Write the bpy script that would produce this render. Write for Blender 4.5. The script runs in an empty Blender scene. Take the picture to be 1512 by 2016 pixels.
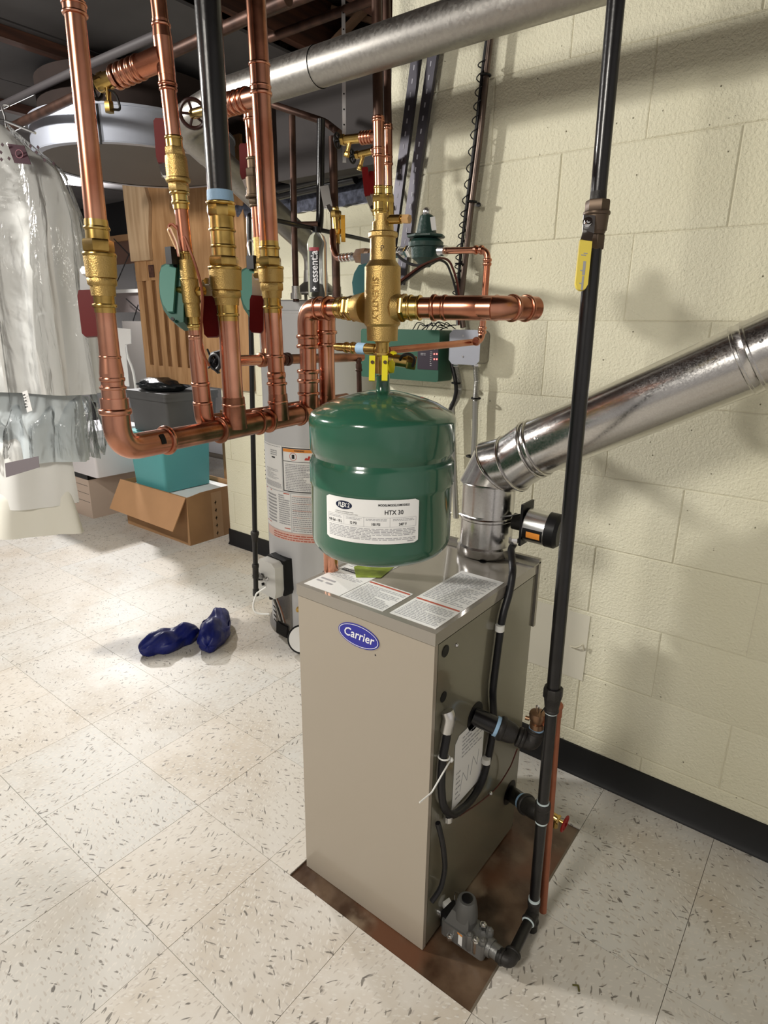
import bpy, bmesh, math, random
from mathutils import Vector, Matrix
random.seed(7)
PI = math.pi
V = Vector
col = bpy.context.scene.collection
# ------------------------------------------------------------ camera
F = 1202.33
def _rot(x, y, z):
    return Matrix.Rotation(z, 3, 'Z') @ Matrix.Rotation(y, 3, 'Y') @ Matrix.Rotation(x, 3, 'X')
R = _rot(1.2721, -.0118, .6570)
C = V((1.0026, -.8309, 1.3534))
cd = bpy.data.cameras.new('camera'); cam = bpy.data.objects.new('camera', cd); col.objects.link(cam)
cd.sensor_fit = 'HORIZONTAL'; cd.sensor_width = 36; cd.lens = F / 1512 * 36; cd.clip_start = .02; cd.clip_end = 60
cam.matrix_world = Matrix.Translation(C) @ R.to_4x4()
bpy.context.scene.camera = cam
vs = bpy.context.scene.view_settings
vs.view_transform = 'Standard'; vs.look = 'None'; vs.gamma = 1; vs.use_curve_mapping = False
vs.exposure = 0.0
# ------------------------------------------------------------ world and lamps
wd = bpy.data.worlds.new('world'); bpy.context.scene.world = wd; wd.use_nodes = True
wd.node_tree.nodes['Background'].inputs[0].default_value = (.9, .95, 1, 1)
wd.node_tree.nodes['Background'].inputs[1].default_value = .8
def lamp(name, loc, target, power, sx, sy, color):
    l = bpy.data.lights.new(name, 'AREA'); l.shape = 'RECTANGLE'; l.size = sx; l.size_y = sy
    l.energy = power; l.color = color
    o = bpy.data.objects.new(name, l); col.objects.link(o); o.location = loc
    o.rotation_euler = (V(target) - V(loc)).to_track_quat('-Z', 'Y').to_euler()
    return o
lamp('ceiling_lamp_left', (-2.1, -.95, 2.26), (-.2, .3, .6), 60, .14, .14, (1, .96, .90))
lamp('ceiling_lamp_back', (-4.3, 1.9, 2.3), (-1.6, .6, .3), 85, .16, .16, (1, .97, .95))
lamp('ceiling_lamp_near', (.35, -2.3, 2.34), (.25, .2, .6), 44, .5, .5, (1, .95, .86))

# ------------------------------------------------------------ pixel -> place helpers (1512 x 2016)
def ray(x, y): return R @ V(((x - 756) / F, (1008 - y) / F, -1))
def aD(x, y, d): return C + ray(x, y) * d
def aZ(x, y, z): r = ray(x, y); return C + r * ((z - C.z) / r.z)
def aY(x, y, v): r = ray(x, y); return C + r * ((v - C.y) / r.y)
def aX(x, y, v): r = ray(x, y); return C + r * ((v - C.x) / r.x)
def dep(p): return -(R.transposed() @ (V(p) - C)).z
def pix(p):
    v = R.transposed() @ (V(p) - C); return (756 + F * v.x / -v.z, 1008 - F * v.y / -v.z)
def rad(w, p):            # radius of a pipe that shows w pixels wide at point p
    v = R.transposed() @ (V(p) - C); u = v.x / -v.z
    return w / 2 * -v.z / F / math.sqrt(1 + u * u)
def vtop(P, x, y):        # point on ray(x,y) nearest to the vertical through P
    r = ray(x, y); d = ((P.x - C.x) * r.x + (P.y - C.y) * r.y) / (r.x ** 2 + r.y ** 2)
    return C + r * d
class Line:
    def __init__(s, a, b): s.a = V(a); s.b = V(b); s.d = (s.b - s.a).normalized()
    def at(s, v, k=1):    # point whose pixel y (k=1) or x (k=0) is v
        f = lambda t: pix(s.a + (s.b - s.a) * t)[k] - v
        lo, hi = -.6, 1.6; flo = f(lo)
        for _ in range(40):
            m = (lo + hi) / 2; fm = f(m)
            if (fm > 0) == (flo > 0): lo = m
            else: hi = m
        return s.a + (s.b - s.a) * ((lo + hi) / 2)

# ------------------------------------------------------------ materials
def lin(c): return tuple((x / 12.92 if x <= .04045 else ((x + .055) / 1.055) ** 2.4) for x in c)
def rgb(r, g, b): return lin((r / 255, g / 255, b / 255)) + (1,)
MT = {}
def mat(name, c, rough=.5, metal=0, spec=.5, coat=0, noise=0, nscale=8, bump=0, bscale=60, c2=None, rn=0, stretch=None, trans=0, alpha=1, thr=None, ior=1.45):
    m = bpy.data.materials.new(name); m.use_nodes = True; nt = m.node_tree; N = nt.nodes; L = nt.links
    b = N['Principled BSDF']; b.inputs['Base Color'].default_value = c; b.inputs['Roughness'].default_value = rough
    b.inputs['Metallic'].default_value = metal; b.inputs['Specular IOR Level'].default_value = spec
    b.inputs['Coat Weight'].default_value = coat; b.inputs['IOR'].default_value = ior
    if trans: b.inputs['Transmission Weight'].default_value = trans
    if alpha < 1: b.inputs['Alpha'].default_value = alpha
    geo = N.new('ShaderNodeNewGeometry'); vec = geo.outputs['Position']
    if stretch:
        mp = N.new('ShaderNodeMapping'); mp.inputs['Scale'].default_value = stretch; L.new(vec, mp.inputs[0]); vec = mp.outputs[0]
    if noise or c2:
        n = N.new('ShaderNodeTexNoise'); n.inputs['Scale'].default_value = nscale; n.inputs['Detail'].default_value = 6; L.new(vec, n.inputs[0])
        cr = N.new('ShaderNodeValToRGB'); L.new(n.outputs['Fac'], cr.inputs[0])
        if c2 is None: c2 = tuple(x * (1 - noise) for x in c[:3]) + (1,)
        lo, hi = thr or (.35, .65)
        cr.color_ramp.elements[0].position = lo; cr.color_ramp.elements[1].position = hi
        cr.color_ramp.elements[0].color = c2; cr.color_ramp.elements[1].color = c
        L.new(cr.outputs[0], b.inputs['Base Color'])
        if rn:
            mr = N.new('ShaderNodeMapRange'); mr.inputs[3].default_value = rough + rn; mr.inputs[4].default_value = rough
            L.new(n.outputs['Fac'], mr.inputs[0]); L.new(mr.outputs[0], b.inputs['Roughness'])
    if bump:
        n2 = N.new('ShaderNodeTexNoise'); n2.inputs['Scale'].default_value = bscale; n2.inputs['Detail'].default_value = 5; L.new(vec, n2.inputs[0])
        bp = N.new('ShaderNodeBump'); bp.inputs['Strength'].default_value = bump; bp.inputs['Distance'].default_value = .004
        L.new(n2.outputs['Fac'], bp.inputs['Height']); L.new(bp.outputs[0], b.inputs['Normal'])
    MT[name] = m; return m
copper = mat('copper', rgb(216, 158, 132), .18, 1, noise=.28, nscale=9, rn=.14, c2=rgb(176, 112, 86))
copper_dull = mat('copper_dull', rgb(184, 124, 98), .28, 1, noise=.35, nscale=20, c2=rgb(122, 82, 62))
copper_old = mat('copper_old', rgb(84, 60, 50), .5, .6, noise=.5, nscale=25)
brass = mat('brass', rgb(212, 180, 108), .2, 1, noise=.2, nscale=30, c2=rgb(164, 134, 74), rn=.1)
brass_cast = mat('brass_cast', rgb(190, 160, 100), .42, 1, bump=.25, bscale=500, noise=.15, nscale=20)
brass_dark = mat('brass_dark', rgb(104, 88, 70), .5, .8, noise=.3, nscale=30)
iron = mat('black_iron', rgb(20, 19, 21), .3, 0, coat=.2, noise=.4, nscale=30, bump=.05, bscale=200)
iron_cast = mat('iron_cast', rgb(58, 56, 54), .5, .5, bump=.2, bscale=300, noise=.4, nscale=40)
steel = mat('steel', rgb(214, 214, 214), .28, 1)
chrome = mat('chrome', rgb(235, 235, 235), .12, 1)
tape_blue = mat('tape_blue', rgb(150, 184, 214), .6, bump=.2, bscale=300)
white_dope = mat('pipe_dope', rgb(200, 214, 216), .6)
green = mat('green_paint', rgb(46, 94, 74), .18, 0, .5, coat=.6)
green_cast = mat('green_cast', rgb(34, 62, 56), .4, 0, bump=.2, bscale=200)
green_box = mat('green_enclosure', rgb(46, 92, 74), .42)
teal_act = mat('teal_plastic', rgb(42, 88, 76), .45, spec=.3)
red_vinyl = mat('red_vinyl', rgb(92, 14, 16), .45, spec=.15)
red_hand = mat('red_wheel', rgb(150, 24, 22), .45)
yellow = mat('yellow_vinyl', rgb(236, 222, 40), .4)
yellow_lever = mat('yellow_lever', rgb(236, 214, 96), .4)
orange_lever = mat('orange_lever', rgb(190, 140, 40), .5)
black = mat('black_plastic', rgb(14, 14, 16), .45, spec=.35)
black_r = mat('black_rubber', rgb(16, 16, 20), .45, bump=.1, bscale=100)
white = mat('white_print_stock', rgb(242, 242, 240), .45)
white_pl = mat('white_plastic', rgb(226, 226, 222), .35)
ink = mat('ink_grey', rgb(168, 168, 172), .6); ink_k = mat('ink_black', rgb(28, 28, 32), .5); ink_r = mat('ink_red', rgb(196, 92, 70), .5)
ink_b = mat('ink_navy', rgb(22, 32, 60), .4); ink_o = mat('ink_orange', rgb(236, 150, 60), .5); ink_p = mat('ink_pink', rgb(232, 196, 184), .5)
logo_blue = mat('logo_blue', rgb(44, 46, 150), .3); logo_white = mat('logo_white', rgb(235, 235, 240), .3)
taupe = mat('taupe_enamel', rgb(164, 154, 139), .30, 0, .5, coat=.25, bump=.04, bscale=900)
taupe_side_shaded = mat('taupe_gloss_shaded', rgb(112, 108, 92), .18, .0, .6, coat=.4)  # glossy taupe, darkened to carry the shade on the side away from the lamps
taupe_top = mat('taupe_top_gloss', rgb(146, 140, 130), .13, .1, .6, coat=.5)
heater_grey = mat('heater_grey', rgb(200, 201, 203), .35)
cardboard = mat('cardboard', rgb(176, 136, 96), .8, noise=.12, nscale=6)
cardboard_in = mat('cardboard_shade', rgb(150, 112, 78), .85, noise=.1, nscale=6)
filebox_m = mat('filebox_card', rgb(196, 176, 160), .8)
teal_bin = mat('teal_bin_plastic', rgb(92, 168, 170), .45)
dark_bin = mat('dark_bin_plastic', rgb(84, 84, 84), .5, noise=.15, nscale=6)
white_bin = mat('white_bin_plastic', rgb(222, 218, 220), .4)
bagblack = mat('black_bag_film', rgb(22, 26, 28), .25, bump=1, bscale=25)
wood = mat('pine_board', rgb(180, 140, 98), .6, c2=rgb(154, 114, 74), nscale=5, stretch=(6, 6, .7), bump=.05)
wood_pale = mat('pale_board', rgb(200, 172, 138), .6, c2=rgb(176, 146, 112), nscale=4, stretch=(8, 8, .6))
wood_dark = mat('joist_wood', rgb(92, 58, 44), .8, c2=rgb(58, 36, 28), nscale=5, stretch=(8, .6, 8))
wood_mid = mat('strap_wood', rgb(150, 120, 98), .8, noise=.3, nscale=8)
ceil_m = mat('ceiling_board', rgb(84, 82, 84), .8, noise=.2, nscale=3)
dark_m = mat('dark_floor_deck', rgb(46, 34, 30), .9, noise=.4, nscale=5)
white_wall = mat('white_wall_paint', rgb(216, 216, 220), .7, bump=.2, bscale=60)
stone = mat('rough_ledge', rgb(92, 96, 112), .9, noise=.6, nscale=50, bump=.8, bscale=60)
black_base = mat('black_cove_base', rgb(14, 15, 18), .45)
blue_film = mat('blue_bootie_film', rgb(14, 28, 112), .42, noise=.35, nscale=14, bump=.9, bscale=34)
cloth = mat('white_satin', rgb(228, 228, 224), .6, noise=.04, nscale=3, bump=.08, bscale=14)
cloth_ivory = mat('ivory_lining', rgb(228, 226, 214), .65, bump=.1, bscale=14)
maroon = mat('maroon_patch', rgb(58, 24, 36), .5)
strut = mat('strut_steel', rgb(78, 76, 84), .4, .5, noise=.2, nscale=20)
conduit = mat('conduit_pipe', rgb(110, 96, 88), .35, .8, noise=.3, nscale=20)
flex_m = mat('flex_conduit', rgb(176, 176, 172), .35, .9)
wire_red = mat('wire_brown', rgb(84, 34, 26), .5)
wire_w = mat('white_tube', rgb(226, 226, 222), .4)
box_grey = mat('box_galvanised', rgb(176, 180, 190), .4, .7)
green_leaf = mat('green_printed_card', rgb(150, 170, 60), .5, noise=.4, nscale=40)
led_r = mat('led_red', rgb(255, 60, 60), .3)
led_r.node_tree.nodes['Principled BSDF'].inputs['Emission Color'].default_value = (1, .12, .1, 1)
led_r.node_tree.nodes['Principled BSDF'].inputs['Emission Strength'].default_value = 6
def galv(name, c, rough, sc):
    m = mat(name, c, rough, 1); nt = m.node_tree; N = nt.nodes; L = nt.links; b = N['Principled BSDF']
    g = N.new('ShaderNodeNewGeometry'); v = N.new('ShaderNodeTexVoronoi'); v.inputs['Scale'].default_value = sc; L.new(g.outputs['Position'], v.inputs[0])
    s = N.new('ShaderNodeSeparateColor'); L.new(v.outputs['Color'], s.inputs[0])
    mr = N.new('ShaderNodeMapRange'); mr.inputs[3].default_value = rough - .03; mr.inputs[4].default_value = rough + .06
    L.new(s.outputs[0], mr.inputs[0]); L.new(mr.outputs[0], b.inputs['Roughness'])
    mx = N.new('ShaderNodeMix'); mx.data_type = 'RGBA'; mx.inputs[6].default_value = tuple(x * .9 for x in c[:3]) + (1,); mx.inputs[7].default_value = c
    L.new(s.outputs[1], mx.inputs[0]); L.new(mx.outputs[2], b.inputs['Base Color'])
    return m
galv_new = galv('galvanised_new', rgb(206, 204, 202), .2, 380)
galv_old = galv('galvanised_old', rgb(168, 165, 160), .42, 160)
def clear_film():
    m = bpy.data.materials.new('clear_film'); m.use_nodes = True; nt = m.node_tree; N = nt.nodes; L = nt.links
    N.remove(N['Principled BSDF']); o = N['Material Output']
    t = N.new('ShaderNodeBsdfTransparent'); t.inputs[0].default_value = (.985, .99, .995, 1); g = N.new('ShaderNodeBsdfGlossy'); g.inputs['Roughness'].default_value = .13
    mx = N.new('ShaderNodeMixShader'); fr = N.new('ShaderNodeFresnel'); fr.inputs[0].default_value = 1.32
    n = N.new('ShaderNodeTexNoise'); n.inputs['Scale'].default_value = 13; n.inputs['Detail'].default_value = 4; n.inputs['Distortion'].default_value = 1.2
    geo = N.new('ShaderNodeNewGeometry'); mp = N.new('ShaderNodeMapping'); mp.inputs['Scale'].default_value = (1.4, 1.4, .35)
    L.new(geo.outputs['Position'], mp.inputs[0]); L.new(mp.outputs[0], n.inputs[0])
    bp = N.new('ShaderNodeBump'); bp.inputs['Strength'].default_value = .9; bp.inputs['Distance'].default_value = .02; L.new(n.outputs['Fac'], bp.inputs['Height'])
    L.new(bp.outputs[0], g.inputs['Normal']); L.new(bp.outputs[0], fr.inputs['Normal'])
    L.new(fr.outputs[0], mx.inputs[0]); L.new(t.outputs[0], mx.inputs[1]); L.new(g.outputs[0], mx.inputs[2]); L.new(mx.outputs[0], o.inputs[0])
    return m
film = clear_film()
def bottle_m():
    m = mat('clear_bottle', rgb(235, 240, 242), .05, trans=1, ior=1.2); return m
bottle_mat = bottle_m()
def block_mat():
    m = mat('painted_block', rgb(226, 223, 205), .62, 0, .35); nt = m.node_tree; N = nt.nodes; L = nt.links; b = N['Principled BSDF']
    g = N.new('ShaderNodeNewGeometry')
    n = N.new('ShaderNodeTexNoise'); n.inputs['Scale'].default_value = 150; n.inputs['Detail'].default_value = 4; n.inputs['Roughness'].default_value = .6
    n3 = N.new('ShaderNodeTexNoise'); n3.inputs['Scale'].default_value = 1.6; n3.inputs['Detail'].default_value = 3
    vo = N.new('ShaderNodeTexVoronoi'); vo.inputs['Scale'].default_value = 55
    for x in (n, n3, vo): L.new(g.outputs['Position'], x.inputs[0])
    cr = N.new('ShaderNodeValToRGB'); L.new(n3.outputs['Fac'], cr.inputs[0])
    cr.color_ramp.elements[0].position = .35; cr.color_ramp.elements[1].position = .65
    cr.color_ramp.elements[0].color = rgb(220, 216, 190); cr.color_ramp.elements[1].color = rgb(229, 226, 204)
    pits = N.new('ShaderNodeMapRange'); pits.inputs[1].default_value = .05; pits.inputs[2].default_value = .12; L.new(vo.outputs['Distance'], pits.inputs[0])
    big = N.new('ShaderNodeTexNoise'); big.inputs['Scale'].default_value = 30; L.new(g.outputs['Position'], big.inputs[0])
    gt = N.new('ShaderNodeMath'); gt.operation = 'LESS_THAN'; gt.inputs[1].default_value = .62; L.new(big.outputs['Fac'], gt.inputs[0])
    mxp = N.new('ShaderNodeMath'); mxp.operation = 'MAXIMUM'; L.new(pits.outputs[0], mxp.inputs[0]); L.new(gt.outputs[0], mxp.inputs[1])
    mx = N.new('ShaderNodeMix'); mx.data_type = 'RGBA'; mx.inputs[6].default_value = rgb(120, 112, 86); L.new(cr.outputs[0], mx.inputs[7]); L.new(mxp.outputs[0], mx.inputs[0])
    L.new(mx.outputs[2], b.inputs['Base Color'])
    ad = N.new('ShaderNodeMath'); ad.operation = 'ADD'; L.new(n.outputs['Fac'], ad.inputs[0]); L.new(mxp.outputs[0], ad.inputs[1])
    bp = N.new('ShaderNodeBump'); bp.inputs['Strength'].default_value = .8; bp.inputs['Distance'].default_value = .005
    L.new(ad.outputs[0], bp.inputs['Height']); L.new(bp.outputs[0], b.inputs['Normal'])
    return m
block_m = block_mat()
mortar_m = mat('painted_mortar', rgb(212, 207, 186), .7, bump=.3, bscale=120)
patch_m = mat('smooth_patch', rgb(224, 221, 205), .6, noise=.05, nscale=5)
def tile_mat(name, ang):
    m = mat(name, rgb(212, 206, 196), .34, 0, .5); nt = m.node_tree; N = nt.nodes; L = nt.links; b = N['Principled BSDF']
    g = N.new('ShaderNodeNewGeometry'); oi = N.new('ShaderNodeObjectInfo')
    base = N.new('ShaderNodeValToRGB'); L.new(oi.outputs['Random'], base.inputs[0])
    e = base.color_ramp.elements; e[0].color = rgb(206, 202, 194); e[1].color = rgb(213, 206, 195)
    e2 = base.color_ramp.elements.new(.5); e2.color = rgb(208, 206, 200)
    # wear stains
    st = N.new('ShaderNodeTexNoise'); st.inputs['Scale'].default_value = 2.4; st.inputs['Detail'].default_value = 7; st.inputs['Roughness'].default_value = .65; L.new(g.outputs['Position'], st.inputs[0])
    sr = N.new('ShaderNodeMapRange'); sr.inputs[1].default_value = .47; sr.inputs[2].default_value = .75; sr.inputs[4].default_value = .7; L.new(st.outputs['Fac'], sr.inputs[0])
    m1 = N.new('ShaderNodeMix'); m1.data_type = 'RGBA'; L.new(sr.outputs[0], m1.inputs[0]); L.new(base.outputs[0], m1.inputs[6]); m1.inputs[7].default_value = rgb(178, 160, 134)
    # flecks: stretched voronoi cells
    prev = m1.outputs[2]
    for k, (sc, strx, w, c, thr_) in enumerate(((19, 3.4, .10, rgb(112, 106, 98), .6), (34, 3.0, .15, rgb(188, 180, 170), .3), (13, 4, .05, rgb(84, 78, 72), .5), (50, 2.6, .2, rgb(216, 211, 202), .4))):
        mp = N.new('ShaderNodeMapping'); mp.inputs['Rotation'].default_value = (0, 0, ang + .5 * k - .6); L.new(g.outputs['Position'], mp.inputs[0])
        m2 = N.new('ShaderNodeMapping'); m2.inputs['Scale'].default_value = (sc, sc * strx, 1); m2.inputs['Location'].default_value = (k * 3.3, k, 0); L.new(mp.outputs[0], m2.inputs[0])
        wn = N.new('ShaderNodeTexNoise'); wn.inputs['Scale'].default_value = 1.7; L.new(m2.outputs[0], wn.inputs[0])
        av = N.new('ShaderNodeVectorMath'); av.operation = 'MULTIPLY_ADD'; av.inputs[1].default_value = (.9, .9, .9); L.new(wn.outputs['Color'], av.inputs[0]); L.new(m2.outputs[0], av.inputs[2])
        vo = N.new('ShaderNodeTexVoronoi'); vo.voronoi_dimensions = '2D'; vo.inputs['Scale'].default_value = 1; L.new(av.outputs[0], vo.inputs[0])
        lt = N.new('ShaderNodeMapRange'); lt.inputs[1].default_value = w; lt.inputs[2].default_value = w + .06; lt.inputs[3].default_value = .85; lt.inputs[4].default_value = 0; L.new(vo.outputs['Distance'], lt.inputs[0])
        sc2 = N.new('ShaderNodeSeparateColor'); L.new(vo.outputs['Color'], sc2.inputs[0])
        g2 = N.new('ShaderNodeMath'); g2.operation = 'GREATER_THAN'; g2.inputs[1].default_value = thr_; L.new(sc2.outputs[0], g2.inputs[0])
        mu = N.new('ShaderNodeMath'); mu.operation = 'MULTIPLY'; L.new(lt.outputs[0], mu.inputs[0]); L.new(g2.outputs[0], mu.inputs[1])
        mx = N.new('ShaderNodeMix'); mx.data_type = 'RGBA'; L.new(mu.outputs[0], mx.inputs[0]); L.new(prev, mx.inputs[6]); mx.inputs[7].default_value = c
        prev = mx.outputs[2]
    L.new(prev, b.inputs['Base Color'])
    rr = N.new('ShaderNodeMapRange'); rr.inputs[3].default_value = .36; rr.inputs[4].default_value = .6; L.new(st.outputs['Fac'], rr.inputs[0]); L.new(rr.outputs[0], b.inputs['Roughness'])
    return m
tile_a = tile_mat('vinyl_tile', .2); tile_b = tile_mat('vinyl_tile_turned', .2 + PI / 2)
rust = mat('rusty_concrete', rgb(104, 84, 66), .3, 0, .6, c2=rgb(60, 40, 26), nscale=9, bump=.3, bscale=40, thr=(.4, .62))
def rust_fix(m):
    nt = m.node_tree; N = nt.nodes; L = nt.links; b = N['Principled BSDF']; src = b.inputs['Base Color'].links[0].from_socket
    g = N.new('ShaderNodeNewGeometry'); n = N.new('ShaderNodeTexNoise'); n.inputs['Scale'].default_value = 5; n.inputs['Detail'].default_value = 8; L.new(g.outputs['Position'], n.inputs[0])
    mr = N.new('ShaderNodeMapRange'); mr.inputs[1].default_value = .56; mr.inputs[2].default_value = .66; L.new(n.outputs['Fac'], mr.inputs[0])
    mx = N.new('ShaderNodeMix'); mx.data_type = 'RGBA'; L.new(mr.outputs[0], mx.inputs[0]); L.new(src, mx.inputs[6]); mx.inputs[7].default_value = rgb(150, 134, 112)
    n2 = N.new('ShaderNodeTexNoise'); n2.inputs['Scale'].default_value = 4; mp = N.new('ShaderNodeMapping'); mp.inputs['Location'].default_value = (4, 7, 1); L.new(g.outputs['Position'], mp.inputs[0]); L.new(mp.outputs[0], n2.inputs[0])
    mr2 = N.new('ShaderNodeMapRange'); mr2.inputs[1].default_value = .52; mr2.inputs[2].default_value = .62; L.new(n2.outputs['Fac'], mr2.inputs[0])
    mx2 = N.new('ShaderNodeMix'); mx2.data_type = 'RGBA'; L.new(mr2.outputs[0], mx2.inputs[0]); L.new(mx.outputs[2], mx2.inputs[6]); mx2.inputs[7].default_value = rgb(96, 62, 42)
    L.new(mx2.outputs[2], b.inputs['Base Color'])
rust_fix(rust)

# ------------------------------------------------------------ mesh builder
ORG = {}
def frame(d):
    d = V(d).normalized(); a = V((0, 0, 1)) if abs(d.z) < .9 else V((1, 0, 0))
    u = d.cross(a).normalized(); return u, d.cross(u).normalized(), d
class M:
    def __init__(s): s.v = []; s.f = []
    def add(s, vs_, fs):
        n = len(s.v); s.v += [V(p) for p in vs_]; s.f += [tuple(i + n for i in f) for f in fs]; return s
    def box(s, lo, hi, rot=None, piv=None):
        x0, y0, z0 = lo; x1, y1, z1 = hi
        p = [V(q) for q in ((x0,y0,z0),(x1,y0,z0),(x1,y1,z0),(x0,y1,z0),(x0,y0,z1),(x1,y0,z1),(x1,y1,z1),(x0,y1,z1))]
        if rot is not None:
            c = V(piv) if piv is not None else (V(lo) + V(hi)) / 2; p = [c + rot @ (q - c) for q in p]
        return s.add(p, [(0,3,2,1),(4,5,6,7),(0,1,5,4),(1,2,6,5),(2,3,7,6),(3,0,4,7)])
    def bar(s, a, b, w, h, up=(0,0,1)):      # rectangular bar from a to b
        a = V(a); b = V(b); d = (b - a).normalized(); u = d.cross(V(up)).normalized(); w2 = u.cross(d)
        p = [q + u * (sx * w / 2) + w2 * (sy * h / 2) for q in (a, b) for sx, sy in ((-1,-1),(1,-1),(1,1),(-1,1))]
        return s.add(p, [(3,2,1,0),(4,5,6,7),(0,1,5,4),(1,2,6,5),(2,3,7,6),(3,0,4,7)])
    def rbox(s, lo, hi, r=.01, n=3, axis=2): # box with rounded edges along one axis
        a, b = [i for i in range(3) if i != axis]
        pts = []
        for cx, cy, t0 in ((hi[a]-r, hi[b]-r, 0), (lo[a]+r, hi[b]-r, 1), (lo[a]+r, lo[b]+r, 2), (hi[a]-r, lo[b]+r, 3)):
            for k in range(n + 1):
                t = (t0 + k / n) * PI / 2; pts.append((cx + r * math.cos(t), cy + r * math.sin(t)))
        def mk(p, z):
            q = [0, 0, 0]; q[a] = p[0]; q[b] = p[1]; q[axis] = z; return V(q)
        m = len(pts)
        vv = [mk(p, lo[axis]) for p in pts] + [mk(p, hi[axis]) for p in pts]
        return s.add(vv, [tuple(range(m))[::-1], tuple(range(m, 2 * m))] + [(i, (i + 1) % m, m + (i + 1) % m, m + i) for i in range(m)])
    def lathe(s, o, d, prof, n=24, cap=True, ph=0):
        u, v, w = frame(d); o = V(o); vv = []; ff = []
        for t, r in prof:
            for i in range(n):
                a = 2 * PI * i / n + ph; vv.append(o + w * t + (u * math.cos(a) + v * math.sin(a)) * r)
        for k in range(len(prof) - 1):
            for i in range(n): ff.append((k*n+i, k*n+(i+1)%n, (k+1)*n+(i+1)%n, (k+1)*n+i))
        if cap:
            ff.append(tuple(range(n))[::-1]); ff.append(tuple(range((len(prof)-1)*n, len(prof)*n)))
        return s.add(vv, ff)
    def cyl(s, a, b, r, r2=None, n=24, cap=True, ph=0):
        a = V(a); b = V(b); return s.lathe(a, b - a, [(0, r), ((b - a).length, r if r2 is None else r2)], n, cap, ph)
    def hexn(s, a, b, r, ph=0, n=6):
        a = V(a); b = V(b); L = (b - a).length; c = min(.12 * r, L * .2)
        return s.lathe(a, b - a, [(0, r * .93), (c, r), (L - c, r), (L, r * .93)], n, True, ph)
    def bead(s, c, d, r, w, n=24):            # rolled bead
        d = V(d).normalized()
        return s.lathe(V(c) - d * w / 2, d, [(0, r * .9), (w * .12, r * .97), (w * .35, r), (w * .65, r), (w * .88, r * .97), (w, r * .9)], n)
    def tube(s, path, r, fil=0, n=14, cap=True, fn=6):
        P = [V(p) for p in path]
        if fil and len(P) > 2:
            Q = [P[0]]
            for i in range(1, len(P) - 1):
                a = P[i-1] - P[i]; b = P[i+1] - P[i]; la, lb = a.length, b.length; a.normalize(); b.normalize()
                f = min(fil, la * .49, lb * .49)
                for k in range(fn + 1):
                    t = k / fn; Q.append(P[i] + a * f * (1 - t) ** 2 + b * f * t ** 2)
            Q.append(P[-1]); P = Q
        rr = r if isinstance(r, (list, tuple)) else [r] * len(P)
        T = []
        for i in range(len(P)):
            d = (P[min(i+1, len(P)-1)] - P[max(i-1, 0)]); T.append(d.normalized())
        u = frame(T[0])[0]; vv = []; ff = []
        for i, p in enumerate(P):
            t = T[i]; u = (u - t * u.dot(t)).normalized(); w = t.cross(u)
            for k in range(n):
                a = 2 * PI * k / n; vv.append(p + (u * math.cos(a) + w * math.sin(a)) * rr[i])
        for i in range(len(P) - 1):
            for k in range(n): ff.append((i*n+k, i*n+(k+1)%n, (i+1)*n+(k+1)%n, (i+1)*n+k))
        if cap: ff.append(tuple(range(n))[::-1]); ff.append(tuple(range((len(P)-1)*n, len(P)*n)))
        return s.add(vv, ff)
    def ball(s, c, r, n=12, sc=(1, 1, 1)):
        c = V(c); vv = []; ff = []; m = n // 2
        for j in range(m + 1):
            t = PI * j / m
            for i in range(n):
                a = 2 * PI * i / n; vv.append(c + V((r*sc[0]*math.sin(t)*math.cos(a), r*sc[1]*math.sin(t)*math.sin(a), r*sc[2]*math.cos(t))))
        for j in range(m):
            for i in range(n): ff.append((j*n+i, j*n+(i+1)%n, (j+1)*n+(i+1)%n, (j+1)*n+i))
        return s.add(vv, ff)
    def torus(s, c, d, Rr, r, n=24, m=8):
        u, v, w = frame(d); c = V(c); vv = []; ff = []
        for i in range(n):
            a = 2*PI*i/n; e = u*math.cos(a)+v*math.sin(a)
            for k in range(m):
                b = 2*PI*k/m; vv.append(c + e*(Rr + r*math.cos(b)) + w*r*math.sin(b))
        for i in range(n):
            for k in range(m): ff.append((i*m+k, ((i+1)%n)*m+k, ((i+1)%n)*m+(k+1)%m, i*m+(k+1)%m))
        return s.add(vv, ff)
    def prism(s, pts, off):                   # pts: 3D polygon, off: thickness vector
        m = len(pts); off = V(off); P = [V(p) for p in pts]
        return s.add(P + [p + off for p in P], [tuple(range(m)), tuple(range(m, 2*m))[::-1]] + [(i, m+i, m+(i+1)%m, (i+1)%m) for i in range(m)])
    def build(s, name, m, parent=None, label=None, kind=None, sharp=38):
        o0 = ORG.get(parent.name, V((0, 0, 0))) if parent else None
        if parent is None:
            o0 = V((sum(p.x for p in s.v)/len(s.v), sum(p.y for p in s.v)/len(s.v), min(p.z for p in s.v)))
        me = bpy.data.meshes.new(name); me.from_pydata([p - o0 for p in s.v], [], s.f); me.update()
        bm = bmesh.new(); bm.from_mesh(me); bmesh.ops.recalc_face_normals(bm, faces=bm.faces[:]); bm.to_mesh(me); bm.free()
        me.shade_smooth(); me.set_sharp_from_angle(angle=math.radians(sharp))
        me.materials.append(m); o = bpy.data.objects.new(name, me); col.objects.link(o)
        if parent: o.parent = parent; ORG[o.name] = o0
        else: o.location = o0; ORG[o.name] = o0.copy()
        if label: o['label'] = label
        if kind: o['kind'] = kind
        return o
def thing(name, label, cat, loc=(0, 0, 0), group=None):
    o = bpy.data.objects.new(name, None); col.objects.link(o); o.location = loc; o.empty_display_size = .05; ORG[o.name] = V(loc)
    o['label'] = label; o['category'] = cat
    if group: o['group'] = group
    return o
def tag(o, label, cat, group=None):
    o['label'] = label; o['category'] = cat
    if group: o['group'] = group
    return o
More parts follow.
